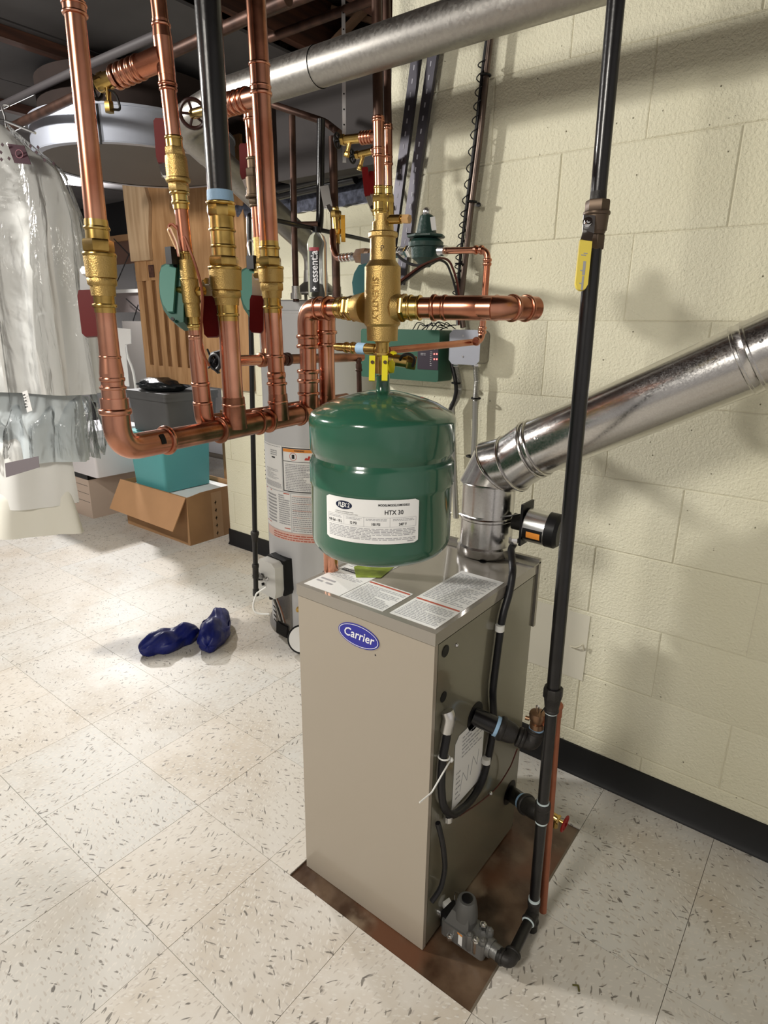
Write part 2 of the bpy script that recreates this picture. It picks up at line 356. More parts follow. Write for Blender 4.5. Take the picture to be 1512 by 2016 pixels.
def struct(o): o['kind'] = 'structure'; return o
def text(s_, size, mp, m, parent, name='lettering', bold=0, shear=0, sx=1, align='CENTER'):
    cu = bpy.data.curves.new('t', 'FONT'); cu.body = s_; cu.size = size; cu.offset = bold; cu.shear = shear; cu.align_x = align; cu.align_y = 'CENTER'; cu.resolution_u = 2
    t = bpy.data.objects.new('t', cu); col.objects.link(t); bpy.context.view_layer.update()
    me = bpy.data.meshes.new_from_object(t.evaluated_get(bpy.context.evaluated_depsgraph_get()))
    k = M(); k.v = [mp(v.co.x * sx, v.co.y) for v in me.vertices]; k.f = [tuple(p.vertices) for p in me.polygons]
    bpy.data.objects.remove(t); bpy.data.curves.remove(cu); bpy.data.meshes.remove(me)
    return k.build(name, m, parent)
def pmap(o, u, v, n=(0, 0, 0), off=0):       # flat map
    o = V(o) + V(n).normalized() * off if off else V(o); u = V(u).normalized(); v = V(v).normalized()
    return lambda a, b: o + u * a + v * b
def cmap(cx, cy, r, th, z):                  # around a vertical cylinder
    return lambda a, b: V((cx + r * math.cos(th + a / r), cy + r * math.sin(th + a / r), z + b))
def patch(k, mp, u0, u1, v0, v1, nu=1):      # thin printed area
    n = len(k.v)
    for i in range(nu + 1):
        u = u0 + (u1 - u0) * i / nu; k.v += [mp(u, v0), mp(u, v1)]
    k.f += [(n+2*i, n+2*i+2, n+2*i+3, n+2*i+1) for i in range(nu)]
def dashes(k, mp, u0, u1, v0, v1, rows, h=.55, seed=1, word=.012):
    r = random.Random(seed); dv = (v1 - v0) / rows
    for i in range(rows):
        v = v0 + i * dv; u = u0; end = u0 + (u1 - u0) * (1 if r.random() < .7 else r.uniform(.4, .95))
        while u < end - word * .3:
            w = min(r.uniform(.3, 1.3) * word, end - u); patch(k, mp, u, u + w, v, v + dv * h); u += w + word * .18

def stackm(k, ln, segs, ax=1, f=1.0):
    for sg in segs:
        y0, y1, w0, kd = sg[:4]; w1 = sg[4] if len(sg) > 4 else w0
        a = ln.at(y0, ax); b = ln.at(y1, ax); r0 = rad(w0, a) * f; r1 = rad(w1, b) * f
        if kd == 'c': k.cyl(a, b, r0, r1, n=28)
        elif kd == 'h': k.hexn(a, b, (r0 + r1) / 2 * 1.04, ph=.35)
        elif kd == 'o': k.hexn(a, b, (r0 + r1) / 2 * 1.02, ph=.2, n=8)
        elif kd == 'b': k.bead((a + b) / 2, b - a, (r0 + r1) / 2, (b - a).length, n=28)
def part(root, name, m, ln, segs, label=None, ax=1):
    runs = [[segs[0]]]
    for sg in segs[1:]:
        last = runs[-1]; lo = min(min(q[0], q[1]) for q in last) - 1.5; hi = max(max(q[0], q[1]) for q in last) + 1.5
        if max(sg[0], sg[1]) < lo or min(sg[0], sg[1]) > hi: runs.append([sg])
        else: last.append(sg)
    for run in runs:
        k = M(); stackm(k, ln, run, ax); o = k.build(name, m, root, label)
    return o

# ============================================================ SETTING
T = .3048; YW = .825; YR = 1.49; XS = -.259; XL = -2.003; Z10 = .1481; BX = .4926; B = .2032
SX0, SX1, SY0, SY1 = .076, .604, 0, .61
k = M()
k.box((-6, -3.4, -.06), (SX0, 3.4, -.0035)); k.box((SX1, -3.4, -.06), (3, 3.4, -.0035)); k.box((SX0, -3.4, -.06), (SX1, SY0, -.0035)); k.box((SX0, SY1, -.06), (SX1, 3.4, -.0035))
floor = struct(k.build('floor', mat('floor_backing', rgb(110, 100, 86), .7)))
ORG['floor'] = floor.location.copy()
k = M(); nx, ny = 24, 28; rz = random.Random(3)
for j in range(ny + 1):
    for i in range(nx + 1):
        k.v.append(V((SX0 + (SX1-SX0)*i/nx, SY0 + (SY1-SY0)*j/ny, -.0045 + rz.uniform(0, .0012))))
k.f = [(j*(nx+1)+i, j*(nx+1)+i+1, (j+1)*(nx+1)+i+1, (j+1)*(nx+1)+i) for j in range(ny) for i in range(nx)]
k.build('bare_rusty_patch', rust, floor, 'rust-stained bare concrete where tiles were cut away under the boiler')
def infr(p, mg=60):
    if dep(p) < .15: return False
    x, y = pix(p); return -mg < x < 1512 + mg and -mg < y < 2016 + mg
cells = []
for i in range(-19, 7):
    for j in range(-5, 10):
        x0, y0 = i * T, j * T
        if any(infr(V((x0 + a * T, y0 + b_ * T, 0))) for a in (0, .5, 1) for b_ in (0, .5, 1)): cells.append((dep(V((x0+.15, y0+.15, 0))), i, j))
inset = {(c[1], c[2]) for c in cells}
cells.sort(); far = M(); g = .0006
def tile_boxes(i, j):
    x0, x1, y0, y1 = i*T+g, (i+1)*T-g, j*T+g, (j+1)*T-g
    if y0 > YW and x0 > XS: return []
    if x0 > SX0 and x1 < SX1 + .01 and y0 >= 0 and y1 <= SY1 + .01: return []
    if i == 0 and 0 <= j < 2: x1 = SX0
    if i == 2 and 0 <= j < 2: pass
    if x0 < SX1 < x1 and 0 <= j < 2: x0 = max(x0, SX1)
    if i == 1 and 0 <= j < 2: return []
    return [(x0, x1, y0, y1)]
for n_, (d_, i, j) in enumerate(cells):
    for x0, x1, y0, y1 in tile_boxes(i, j):
        r_ = random.Random(i * 97 + j); dz = r_.uniform(-.0003, .0003)
        if n_ < 285:
            k = M().box((x0, y0, -.0034), (x1, y1, dz)); k.build('vinyl_tile', tile_a if (i + j) % 2 else tile_b, floor)
        else: far.box((x0, y0, -.0034), (x1, y1, 0))
for i in range(-18, 7):
    for j in range(-11, 10):
        if (i, j) not in inset:
            for x0, x1, y0, y1 in tile_boxes(i, j): far.box((x0, y0, -.0034), (x1, y1, 0))
if far.v: far.build('far_vinyl_tiles', tile_a, floor, kind='stuff')
# block walls
def blockwall(name, x0, x1, y, ztop, thick, lab=None):
    k = M().box((x0, y + .0026, 0), (x1, y + thick, ztop)); w = struct(k.build(name, mortar_m)); ORG[w.name] = w.location.copy()
    rows = [(0, Z10, 10)] + [(Z10 + n * B, Z10 + (n + 1) * B, 9 - n) for n in range(int((ztop - Z10) / B) + 1)]
    for z0, z1, kk in rows:
        z1 = min(z1, ztop)
        if z1 - z0 < .03: continue
        off = 0 if kk % 2 else 1
        n = math.floor((x0 - BX) / (2 * B)) - 1
        while BX + off * B + n * 2 * B < x1:
            a = BX + off * B + n * 2 * B; b_ = a + 2 * B; n += 1
            a, b_ = max(a, x0), min(b_, x1)
            if b_ - a < .02: continue
            g_ = .0009; c_ = .0028; r_ = random.Random(int(a * 1000) + kk); pr = r_.uniform(-.0006, .0008)
            A = [V((a+g_, y+.004, z0+g_)), V((b_-g_, y+.004, z0+g_)), V((b_-g_, y+.004, z1-g_)), V((a+g_, y+.004, z1-g_))]
            Bq = [V((a+g_, y+.0015, z0+g_)), V((b_-g_, y+.0015, z0+g_)), V((b_-g_, y+.0015, z1-g_)), V((a+g_, y+.0015, z1-g_))]
            Cq = [V((a+g_+c_, y-pr, z0+g_+c_)), V((b_-g_-c_, y-pr, z0+g_+c_)), V((b_-g_-c_, y-pr, z1-g_-c_)), V((a+g_+c_, y-pr, z1-g_-c_))]
            q = M(); q.add(A + Bq + Cq, [(0,1,2,3)] + [(i, (i+1)%4, 4+(i+1)%4, 4+i) for i in range(4)] + [(4+i, 4+(i+1)%4, 8+(i+1)%4, 8+i) for i in range(4)] + [(8,9,10,11)])
            q.build('concrete_block', block_m, w, sharp=20)
    return w
wall_right = blockwall('wall_right', XS, 2.0, YW, 2.6, .2)
wall_rear = blockwall('wall_rear', XL, XS - .002, YR, 1.865, .2)
k = M(); k.box((XS, YW + .2, 0), (XS + .2, YR + .2, 2.6)); struct(k.build('wall_return', block_m))
k = M(); k.box((2.002, -3.4, 0), (2.1, YW + .2, 2.6)); struct(k.build('wall_side', white_wall))
k = M(); k.box((-5.6, 3.2, 0), (-1.8, 3.3, 2.6)); struct(k.build('wall_far', white_wall))
k = M(); k.box((-5.7, -3.4, 0), (-5.6, 3.3, 2.6)); struct(k.build('wall_left', white_wall))
k = M(); k.box((-5.6, -3.5, 0), (2.1, -3.4, 2.6)); struct(k.build('wall_behind', white_wall))
def cove(name, x0, x1, y):
    k = M(); pr = [(0, 0), (-.016, 0), (-.014, .006), (-.006, .016), (-.005, .1), (0, .1016)]
    k.prism([V((x0, y + a, b_)) for a, b_ in pr], (x1 - x0, 0, 0)); return struct(k.build(name, black_base))
cove('baseboard_right', XS, 2.0, YW - .001); cove('baseboard_rear', XL - .006, XS - .01, YR - .001)
k = M(); k.box((XL - .006, YR, 0), (XL - .0005, YR + .2, .1016)); struct(k.build('baseboard_end', black_base))
# smooth patch and hook on the right wall
def onwall(x, y, o=0): return aY(x, y, YW - o)
a = onwall(1050, 1180); b_ = onwall(1147, 1340)
k = M(); k.box((a.x, YW - .0025, b_.z), (b_.x, YW - .0005, a.z + .0)); pc = k.build('trim_patch', patch_m); struct(pc); ORG[pc.name] = pc.location.copy()
k = M(); h0 = onwall(1122, 1272, .006); h1 = onwall(1145, 1270, .006)
k.tube([h0, h0 + V((.02, -.006, .004)), h1 + V((0, -.006, 0)), h1 + V((.006, -.01, .01)), h1 + V((.01, -.004, -.012))], .0022, .006, n=6); k.build('wire_hook', mortar_m, pc)
# ledge + dark sill above rear wall
k = M(); rz = random.Random(5); n_ = 60
for i in range(n_ + 1):
    x = XL + (XS - .004 - XL) * i / n_
    for (yy, zz) in ((YR, 1.866), (YR - .02, 1.87), (YR - .025, 1.93), (YR + .02, 1.985), (YR + .12, 1.99)): k.v.append(V((x, yy + rz.uniform(-.008, .008), zz + (rz.uniform(-.01, .01) if zz > 1.867 else 0))))
k.f = [(i*5+j, i*5+j+1, (i+1)*5+j+1, (i+1)*5+j) for i in range(n_) for j in range(4)]
struct(k.build('trim_ledge', stone, sharp=80))
k = M(); k.box((XL, YR + .06, 1.93), (XS - .004, YR + .2, 2.6)); struct(k.build('wall_rear_upper', dark_m))
# ceiling: deck, joists, bridging
k = M(); k.box((-5.7, -3.5, 2.6), (2.2, 3.4, 2.66)); ceiling = struct(k.build('ceiling', dark_m)); ORG[ceiling.name] = ceiling.location.copy()
jx = [-5.1 + .4064 * i for i in range(17)]
for x in jx: M().box((x, -3.3, 2.4), (x + .038, 3.2, 2.598)).build('joist', wood_dark, ceiling)
for i in range(9, 16):
    for y in (.25, 1.35):
        x = jx[i] + .038; x2 = jx[i + 1] if i + 1 < len(jx) else x + .37
        M().bar((x, y, 2.42), (x2, y, 2.58), .03, .019).build('bridging', wood_mid, ceiling); M().bar((x, y + .05, 2.58), (x2, y + .05, 2.42), .03, .019).build('bridging', wood_mid, ceiling)

# ============================================================ BOILER
bx0, bx1, by0, by1, bz = .090, .455, .048, .501, .798
bo = thing('boiler', 'taupe sheet metal gas boiler cabinet standing on the rusty floor patch', 'boiler', (.27, .27, 0))
M().box((bx0, by0, -.002), (bx1, by0 + .012, bz - .028)).build('front_panel', taupe, bo)
sd = M().box((bx1 - .004, by0 + .014, .002), (bx1, by1, bz - .03)).build('side_panel', taupe_side_shaded, bo, 'glossy right side panel, shade put into its darker colour')
M().box((bx0, by0 + .014, .002), (bx0 + .004, by1, bz - .03)).build('side_panel', taupe_side_shaded, bo)
M().box((bx0 + .004, by1 - .006, .03), (bx1 - .004, by1, bz - .03)).build('back_panel', taupe, bo)
k = M(); k.box((bx0 - .002, by0 - .002, bz - .004), (bx1 + .002, by1, bz)); k.box((bx0 - .002, by0 - .002, bz - .026), (bx1 + .002, by0, bz - .004)); k.box((bx1, by0, bz - .026), (bx1 + .002, by1, bz - .004)); k.box((bx0 - .002, by0, bz - .026), (bx0, by1, bz - .004))
k.build('top_panel', taupe_top, bo, 'glossy top panel with turned-down lip')
k = M(); k.box((bx0 + .01, by0 + .016, -.0035), (bx1 - .012, by0 + .03, .03)); k.box((bx0 + .01, by1 - .03, -.0035), (bx1 - .012, by1 - .016, .03)); k.box((bx0 + .01, by0 + .02, -.0035), (bx0 + .03, by1 - .02, .03)); k.box((bx0 + .02, by0 + .02, .03), (bx1 - .02, by1 - .02, .034))
k.build('base_frame', black, bo)
# draft hood box behind, light grey sheet
k = M(); k.box((bx0 + .06, by1 + .001, bz - .17), (bx1 + .006, by1 + .012, bz + .012)); k.box((bx0 + .06, by1 - .03, bz), (bx1 + .006, by1 + .012, bz + .004)); k.build('hood_flange', galv_old, bo, 'galvanised sheet flange along the back edge')
# holes / screws on side
sx = bx1 + .0006
for (px_, py_, r_) in ((877, 1282, .0125), (873, 1372, .0115)):
    p = aX(px_, py_, sx); M().cyl(p, p + V((.0008, 0, 0)), r_, n=20).build('knockout_hole', black, bo)
p = aX(899, 1270, sx); M().ball(p, .0045, 10).build('screw', steel, bo)
p = aX(941, 1108 - 3, sx); 
p = aZ(950, 1106, bz + .0006); M().cyl(p, p + V((0, 0, .0008)), .008, n=16).build('top_hole', black, bo)
# side lettering plate
q4 = [aX(x, y, sx) for x, y in ((893, 1458), (905, 1445), (948, 1440), (945, 1525), (887, 1592))]
y0_, y1_ = .146, .276; zt, zb = .505, .318
k = M(); k.prism([V((sx, y0_, zb)), V((sx, y1_, zb)), V((sx, y1_, zt - .01)), V((sx, y1_ - .01, zt)), V((sx, y0_ + .015, zt)), V((sx, y0_, zt - .015))], (.0008, 0, 0))
pl = k.build('clearance_label', white, bo, 'white instruction label on the side')
mp = pmap((sx + .0012, y0_, zb), (0, 1, 0), (0, 0, 1)); k = M(); dashes(k, mp, .03, .12, .12, .18, 6, .3, 4, .02); dashes(k, mp, .01, .03, .02, .1, 6, .3, 5, .01)
for (u, v_) in ((.03, .03), (.075, .045)):
    for a_, b2 in (((0, 0), (.01, .045)), ((.01, .045), (.03, .01)), ((.03, .01), (.035, .05))):
        A = mp(u + a_[0], v_ + a_[1]); Bp = mp(u + b2[0], v_ + b2[1]); k.bar(A, Bp, .0012, .0004, up=(1, 0, 0))
k.build('print', ink, pl, kind='stuff')
# labels on top
def toplabel(x0, y0, x1, y1, z=0): return M().box((x0, y0, bz + .0002 + z), (x1, y1, bz + .0008 + z)).build('caution_label', white, bo, 'white printed label on the top')
zt = bz + .0012
l1 = toplabel(.100, .058, .205, .285)
k = M(); mp = pmap((.100, .058, zt), (1, 0, 0), (0, 1, 0))
dashes(k, mp, .008, .06, .03, .06, 2, .45, 2, .05); dashes(k, mp, .008, .095, .075, .1, 4, .35, 3, .02); dashes(k, mp, .01, .1, .14, .22, 9, .3, 6, .015); k.build('print', ink, l1, kind='stuff')
k = M(); patch(k, mp, .01, .07, .112, .126); k.build('print_bar', ink_k, l1)
text('DANGER', .009, lambda u, v: mp(.032 + u, .119 + v) + V((0, 0, .0004)), white, l1, bold=.0001)
l2 = toplabel(.207, .058, .322, .165)
mp = pmap((.207, .058, zt), (1, 0, 0), (0, 1, 0)); k = M(); dashes(k, mp, .006, .11, .006, .09, 14, .4, 8, .012); k.build('print', ink, l2, kind='stuff'); k = M(); patch(k, mp, 0.002, .112, .096, .102); k.build('print_bar', ink_r, l2)
l3 = toplabel(.336, .062, .446, .345)
mp = pmap((.336, .062, zt), (1, 0, 0), (0, 1, 0)); k = M(); dashes(k, mp, .006, .105, .008, .085, 13, .4, 9, .012); dashes(k, mp, .006, .105, .11, .27, 22, .35, 10, .016); k.build('print', ink, l3, kind='stuff'); k = M(); patch(k, mp, .002, .108, .09, .096); k.build('print_bar', ink_r, l3)
# green card under tank
k = M(); k.prism([V((.125, .20, bz + .0012)), V((.17, .155, bz + .0012)), V((.215, .19, bz + .0012)), V((.20, .26, bz + .0012)), V((.13, .27, bz + .0012))], (0, 0, .0006)); k.build('green_label', green_leaf, bo, 'green printed label')
# logo
lc = V((.267, by0 - .0006, .729)); tilt = 0.0
k = M(); E_ = lambda a, b: [lc + V((a * math.cos(t), 0, b * math.sin(t))) for t in [2*PI*i/40 for i in range(40)]]
k.prism([p + V((0, 0, 0)) for p in E_(.0555, .0262)], (0, -.0008, 0)); lg = k.build('badge', logo_blue, bo, 'blue oval maker badge')
k = M(); o_, i_ = E_(.0532, .0239), E_(.0518, .0226); k.v = [p + V((0, -.0013, 0)) for p in o_ + i_]; k.f = [(i, (i+1) % 40, 40+(i+1) % 40, 40+i) for i in range(40)]; k.build('badge_ring', logo_white, lg)
text('Carrier', .0285, lambda u, v: lc + V((u, -.0014, v + .001)), logo_white, lg, 'badge_lettering', bold=.00035, shear=.22, sx=.95)
M().cyl((.312, by0, .7), (.312, by0 - .0005, .7), .0018, n=10).build('badge_mark', ink_k, lg)

# flue of the boiler
YF = .49; fb = V((.318, YF, bz + .004)); rf = .0655
fl = thing('flue_pipe', 'shiny new galvanised flue rising from the boiler top and sloping up to the right', 'flue pipe', tuple(fb))
c1 = V((.318, YF, .985)); c2 = V((.350, YF, 1.045)); c3 = aY(1032, 888, YF); e1 = aY(1180, 830, YF); e2 = aY(1512, 690, YF); dr = (e2 - e1).normalized(); c3 = e1 - dr * .165; e2 = e1 + dr * .75
k = M(); k.lathe(fb, (0, 0, 1), [(0, rf+.004), (.004, rf + .006), (.022, rf + .006), (.026, rf), (.09, rf), (.093, rf + .003), (.098, rf + .003), (.101, rf), (c1.z - fb.z, rf)], 40, False)
k.build('flue_riser', galv_new, fl)
def ringpt(c, d, r, n=40):
    u, v, w = frame(d); return u, v
def gore(k, a, b, ra, da, db, n=40):     # mitred elbow segment between planes at a and b
    a, b = V(a), V(b); ax = (b - a).normalized(); u = V((0, 1, 0)); v = ax.cross(u).normalized(); vv = []
    for c, dn in ((a, V(da)), (b, V(db))):
        for i in range(n):
            t = 2 * PI * i / n; p = c + (u * math.cos(t) + v * math.sin(t)) * ra
            p = p - ax * ((p - c).dot(dn) / ax.dot(dn)); vv.append(p)
    k.add(vv, [(i, (i+1) % n, n+(i+1) % n, n+i) for i in range(n)])
zz = V((0, 0, 1)); dm = (c2 - c1).normalized(); d1 = (zz + dm).normalized(); dm2 = (c3 - c2).normalized(); d2 = (dm + dm2).normalized(); d3 = (dm2 + dr).normalized()
cm = c2; 
P_ = [c1, V((.330, YF, 1.035)), V((.372, YF, 1.078)), c3]
P_[2] = c3 - (dr + V((0, 0, .25))).normalized() * .062; P_[1] = (c1 + P_[2]) / 2 + V((-.012, 0, .012))
P_ = [c1, P_[1], P_[2], c3]
dirs = [zz, (P_[2] - P_[1]).normalized(), dr]
tg = [zz, ((P_[1]-P_[0]).normalized() + (P_[2]-P_[1]).normalized()).normalized(), ((P_[2]-P_[1]).normalized() + (P_[3]-P_[2]).normalized()).normalized(), dr]
for i in range(3):
    k = M(); gore(k, P_[i], P_[i+1], rf + .0015, tg[i], tg[i+1]); k.build('elbow_segment', galv_new, fl)
def beadring(k, c, dn, r, w=.006):
    k.torus(c, dn, r, w / 2, 40, 8)
k = M(); beadring(k, P_[0], tg[0], rf + .002); beadring(k, P_[1], tg[1], rf + .004); beadring(k, P_[2], tg[2], rf + .004); beadring(k, P_[3], tg[3], rf + .003); beadring(k, P_[3] + dr * .014, dr, rf + .002, .005); k.build('elbow_beads', galv_new, fl)
k = M(); j1 = e1 + dr * .29; L_ = (j1 - c3).length
k.lathe(c3, dr, [(0, rf), (L_ - .006, rf), (L_ - .004, rf + .002), (L_, rf + .002), (L_ + .002, rf)], 40, False); k.build('flue_section', galv_new, fl)
k = M(); k.lathe(j1, dr, [(0, rf + .001), (.012, rf + .0012), (.014, rf + .0028), (.018, rf + .0028), (.02, rf + .001), (.6, rf + .001)], 40, False); k.build('flue_section', galv_new, fl)
for cc in (c3 + dr * .035, j1 + dr * .03):
    p = cc + (V((0, -.62, .2)).normalized()) * (rf + .001); M().ball(p, .004, 8).build('screw', steel, fl)
# vent damper actuator
da = thing('vent_damper_motor', 'round black and silver damper motor on the side of the boiler flue', 'damper motor', (.41, .45, .86))
a0 = aX(1038, 1032, .425); a1 = aD(1096, 1046, dep(a0) - .035); dd = (a1 - a0).normalized(); ra = .041
M().lathe(a0, dd, [(0, ra * .6), (0, ra - .002), (.002, ra), (.052, ra)], 32).build('motor_can', steel, da)
M().lathe(a0 + dd * .052, dd, [(0, ra + .001), (.022, ra + .001), (.03, ra - .006), (.031, ra * .4)], 32).build('end_cap', black, da)
M().box(tuple(a0 - V((.006, .03, .048))), tuple(a0 + V((.0, .03, .055)))).build('bracket', black, da)
k = M(); k.lathe(a0 - dd * .035, dd, [(0, .02), (.03, .02), (.03, .028), (.034, .028)], 16); k.build('coupling', iron_cast, da)
q = aX(1012, 1064, .405); M().hexn(q - V((0, 0, .008)), q + V((0, 0, .008)), .013).build('cord_nut', chrome, da)
u_, v_, w_ = frame(dd); vw = (C - a0).normalized(); th0 = math.atan2(vw.dot(v_), vw.dot(u_))
mpc = lambda a, t: a0 + dd * a + (u_ * math.cos(t) + v_ * math.sin(t)) * (ra + .0006)
def arcpatch(k, a0_, a1_, t0, t1, n=6): patch(k, lambda u, v: mpc(v, u), t0, t1, a0_, a1_, n)
sg = 1 if (mpc(0, th0 + .5).z < mpc(0, th0).z) else -1
k = M(); arcpatch(k, .002, .05, th0 + sg * .25, th0 + sg * .33); arcpatch(k, .002, .05, th0 + sg * .33, th0 + sg * 1.0); k.build('motor_band', black, da)
ra += .0006; k = M(); arcpatch(k, .012, .045, th0 + sg * .42, th0 + sg * .82); k.build('orange_sticker', ink_o, da, 'orange sticker'); ra -= .0006
M().tube([a0 - dd * .02 + V((0, 0, .02)), V((.39, YF - .02, .915)), V((.33, YF - rf - .002, .905)), V((.27, YF - rf + .01, .905))], .0022, .01, n=6).build('linkage_rod', steel, da)

# black cord from damper motor down the boiler side
cd_ = thing('power_cord', 'black cord running from the damper motor down the boiler side and looping back', 'cord', (bx1 + .01, .3, .4))
off = bx1 + .011
pts = [q + V((.0, 0, -.01)), aD(1006, 1080, dep(q) - .005), aX(1010, 1125, .463), aX(1004, 1165, off), aX(990, 1210, off), aX(984, 1250, off), aX(975, 1320, off), aX(970, 1360, off), aX(973, 1430, off), aX(962, 1490, off), aX(950, 1540, off), aX(925, 1580, off), aX(890, 1608, off + .004), aX(872, 1590, off + .004), aX(868, 1540, off), aX(872, 1490, off), aX(880, 1450, off), aX(882, 1425, off)]
M().tube(pts, .0085, .03, n=10).build('cord', black_r, cd_)
for (x, y) in ((984, 1236), (957, 1497), (882, 1610)):
    p = aX(x, y, off); M().lathe(p - V((0, 0, .007)), (0, 0, 1), [(0, .0105), (.014, .0105)], 12).build('cord_clip', wire_w if y < 1600 else steel, cd_)
p = aX(880, 1410, off); M().tube([p + V((0, 0, .012)), p + V((.006, 0, .0)), p + V((0, 0, -.035))], .013, .01, n=10).build('cable_connector', steel, cd_)
k = M(); M
c2_ = thing('thin_cable', 'thin black cable hanging in a curve low on the boiler side', 'cable', (bx1 + .01, .1, .05))
M().tube([aX(862, 1620, off), aX(872, 1660, off + .01), aX(877, 1710, off + .012), aX(868, 1750, off + .01), aX(850, 1775, off)], .006, .03, n=8).build('cable', black_r, c2_)
zt_ = thing('zip_tie', 'white zip tie with a long tail on the black cord by the boiler front edge', 'zip tie', (bx1 + .02, .1, .45))
p = aX(888, 1496, off + .012)
M().tube([p, aX(880, 1508, off + .016), aX(850, 1560, off + .014), aX(826, 1580, off + .01)], .0018, .004, n=6).build('tail', wire_w, zt_); M().torus(aX(874, 1490, off), (0, .1, 1), .0115, .002, 16, 6).build('strap', wire_w, zt_); M().ball(p, .0055, 8).build('lock', wire_w, zt_)
w2 = thing('probe_wire', 'thin brown capillary wire looping from the upper nipple to a clip on the boiler side', 'wire', (.5, .3, .3))
M().tube([aX(1018, 1475, .5), aX(1005, 1510, .47), aX(980, 1550, off - .006), aX(945, 1580, off - .006), aX(905, 1606, off - .004)], .0018, .04, n=6).build('wire', wire_red, w2)
p = aX(966, 1562, off - .004); M().ball(p, .005, 8).build('wire_clip', steel, w2)

# ============================================================ AIR SEPARATOR, TANK, LOOP
S = aD(752, 930, 1.2); S0 = V((S.x, S.y, .9)); LS = Line(S0, vtop(S0, 754, 430)); zE = LS.at(606).z
SE = LS.at(606)
B1 = aD(235, 885, .90); hz = B1.z; HR = aZ(608, 812, hz); H3 = aZ(463, 843, hz); H4 = aZ(549, 826, hz)
HL = Line(B1, HR)
RT = vtop(HR, 605, 606); RT.z = zE
Ept = aD(968, 609, 1.035); Ept.z = zE
LL = Line(RT, SE); LR = Line(SE, Ept)
sp = thing('air_separator', 'large cast brass air separator standing above the green tank', 'air separator', tuple(LS.at(672)))
k = M(); stackm(k, LS, [(422, 438, 33, 'c'), (437, 456, 41, 'c', 43), (456, 469, 57, 'o'), (469, 514, 50, 'c', 51), (513, 526, 52, 'c', 71), (526, 638, 71, 'c'), (638, 643, 71, 'c', 64), (643, 671, 62, 'c', 60), (668, 674, 34, 'h')])
hx = lambda a, b, w, kk='c', w1=None: (a, b, w, kk, w1 or w)
stackm(k, LL, [(722, 702, 60, 'c', 50)], ax=0); stackm(k, LR, [(778, 790, 60, 'c', 50)], ax=0)
k.build('body', brass_cast, sp)
# raised lettering on the body, reading downwards
cb = LS.at(590); rb = rad(71, cb); vth = math.atan2(C.y - cb.y, C.x - cb.x)
def smap(th, zc): 
    return lambda a, b: V((cb.x + (rb + .0006) * math.cos(th + b / rb), cb.y + (rb + .0006) * math.sin(th + b / rb), zc - a))
text('SILENTLY', .016, smap(vth - .42, cb.z), mat('cast_shade', rgb(128, 100, 56), .5, 1), sp, 'cast_lettering', bold=.0002, sx=1.1)
text('P', .014, lambda u, v: V((LS.at(490).x + (rad(50, LS.at(490)) + .0006) * math.cos(vth - .05 + u / .022), LS.at(490).y + (rad(50, LS.at(490)) + .0006) * math.sin(vth - .05 + u / .022), LS.at(492).z + v)), brass_dark, sp, 'cast_lettering')
k = M(); p0 = LS.at(530); p1 = LS.at(634)
for dth in (-.22,): k.bar(V((cb.x + rb * math.cos(vth + dth), cb.y + rb * math.sin(vth + dth), p0.z)), V((cb.x + rb * math.cos(vth + dth), cb.y + rb * math.sin(vth + dth), p1.z)), .001, .0012)
k.build('casting_seam', brass_cast, sp)
vent = thing('vent_valve', 'small brass air vent valve sticking out right near the top of the brass separator', 'valve', tuple(LS.at(432) + V((.03, 0, 0))))
va = aD(764, 432, dep(LS.at(432)) - .02); vb = aD(808, 431, dep(LS.at(432)) - .045); dv = (vb - va).normalized(); L_ = (vb - va).length
k = M(); k.lathe(va, dv, [(0, .004), (L_*.1, .004), (L_*.12, .0075), (L_*.6, .0075), (L_*.62, .005), (L_*.7, .005)], 16); k.build('body', brass, vent)
k = M(); k.hexn(va + dv * L_ * .68, va + dv * L_ * .97, .0075); k.build('cap', mat('tan_cap', rgb(200, 160, 110), .5), vent)
M().bar(va + dv * .002 - V((0, 0, .01)), va + dv * .002 + V((0, 0, .012)), .004, .002, up=(1, 0, 0)).build('lever', brass, vent)
# union fittings either side
uf = thing('left_union', 'brass press union joining copper pipe to the left port of the separator', 'pipe fitting', tuple(LL.at(685, 0)))
part(uf, 'adapter', brass, LL, [(666, 669, 40, 'b'), (669, 676, 38, 'c', 40), (676, 680, 44, 'b'), (680, 684, 41, 'c')], ax=0)
part(uf, 'nut', brass, LL, [(684, 695, 46, 'h'), (696, 704, 50, 'h')], ax=0)
uf = thing('right_union', 'brass press union joining the right port of the separator to a copper elbow', 'pipe fitting', tuple(LR.at(800, 0)))
part(uf, 'nut', brass, LR, [(774, 786, 50, 'h'), (789, 800, 52, 'h')], ax=0)
part(uf, 'adapter', brass, LR, [(786, 789, 47, 'c'), (800, 806, 46, 'c'), (806, 812, 50, 'b'), (812, 824, 45, 'c'), (824, 829, 49, 'b')], ax=0)
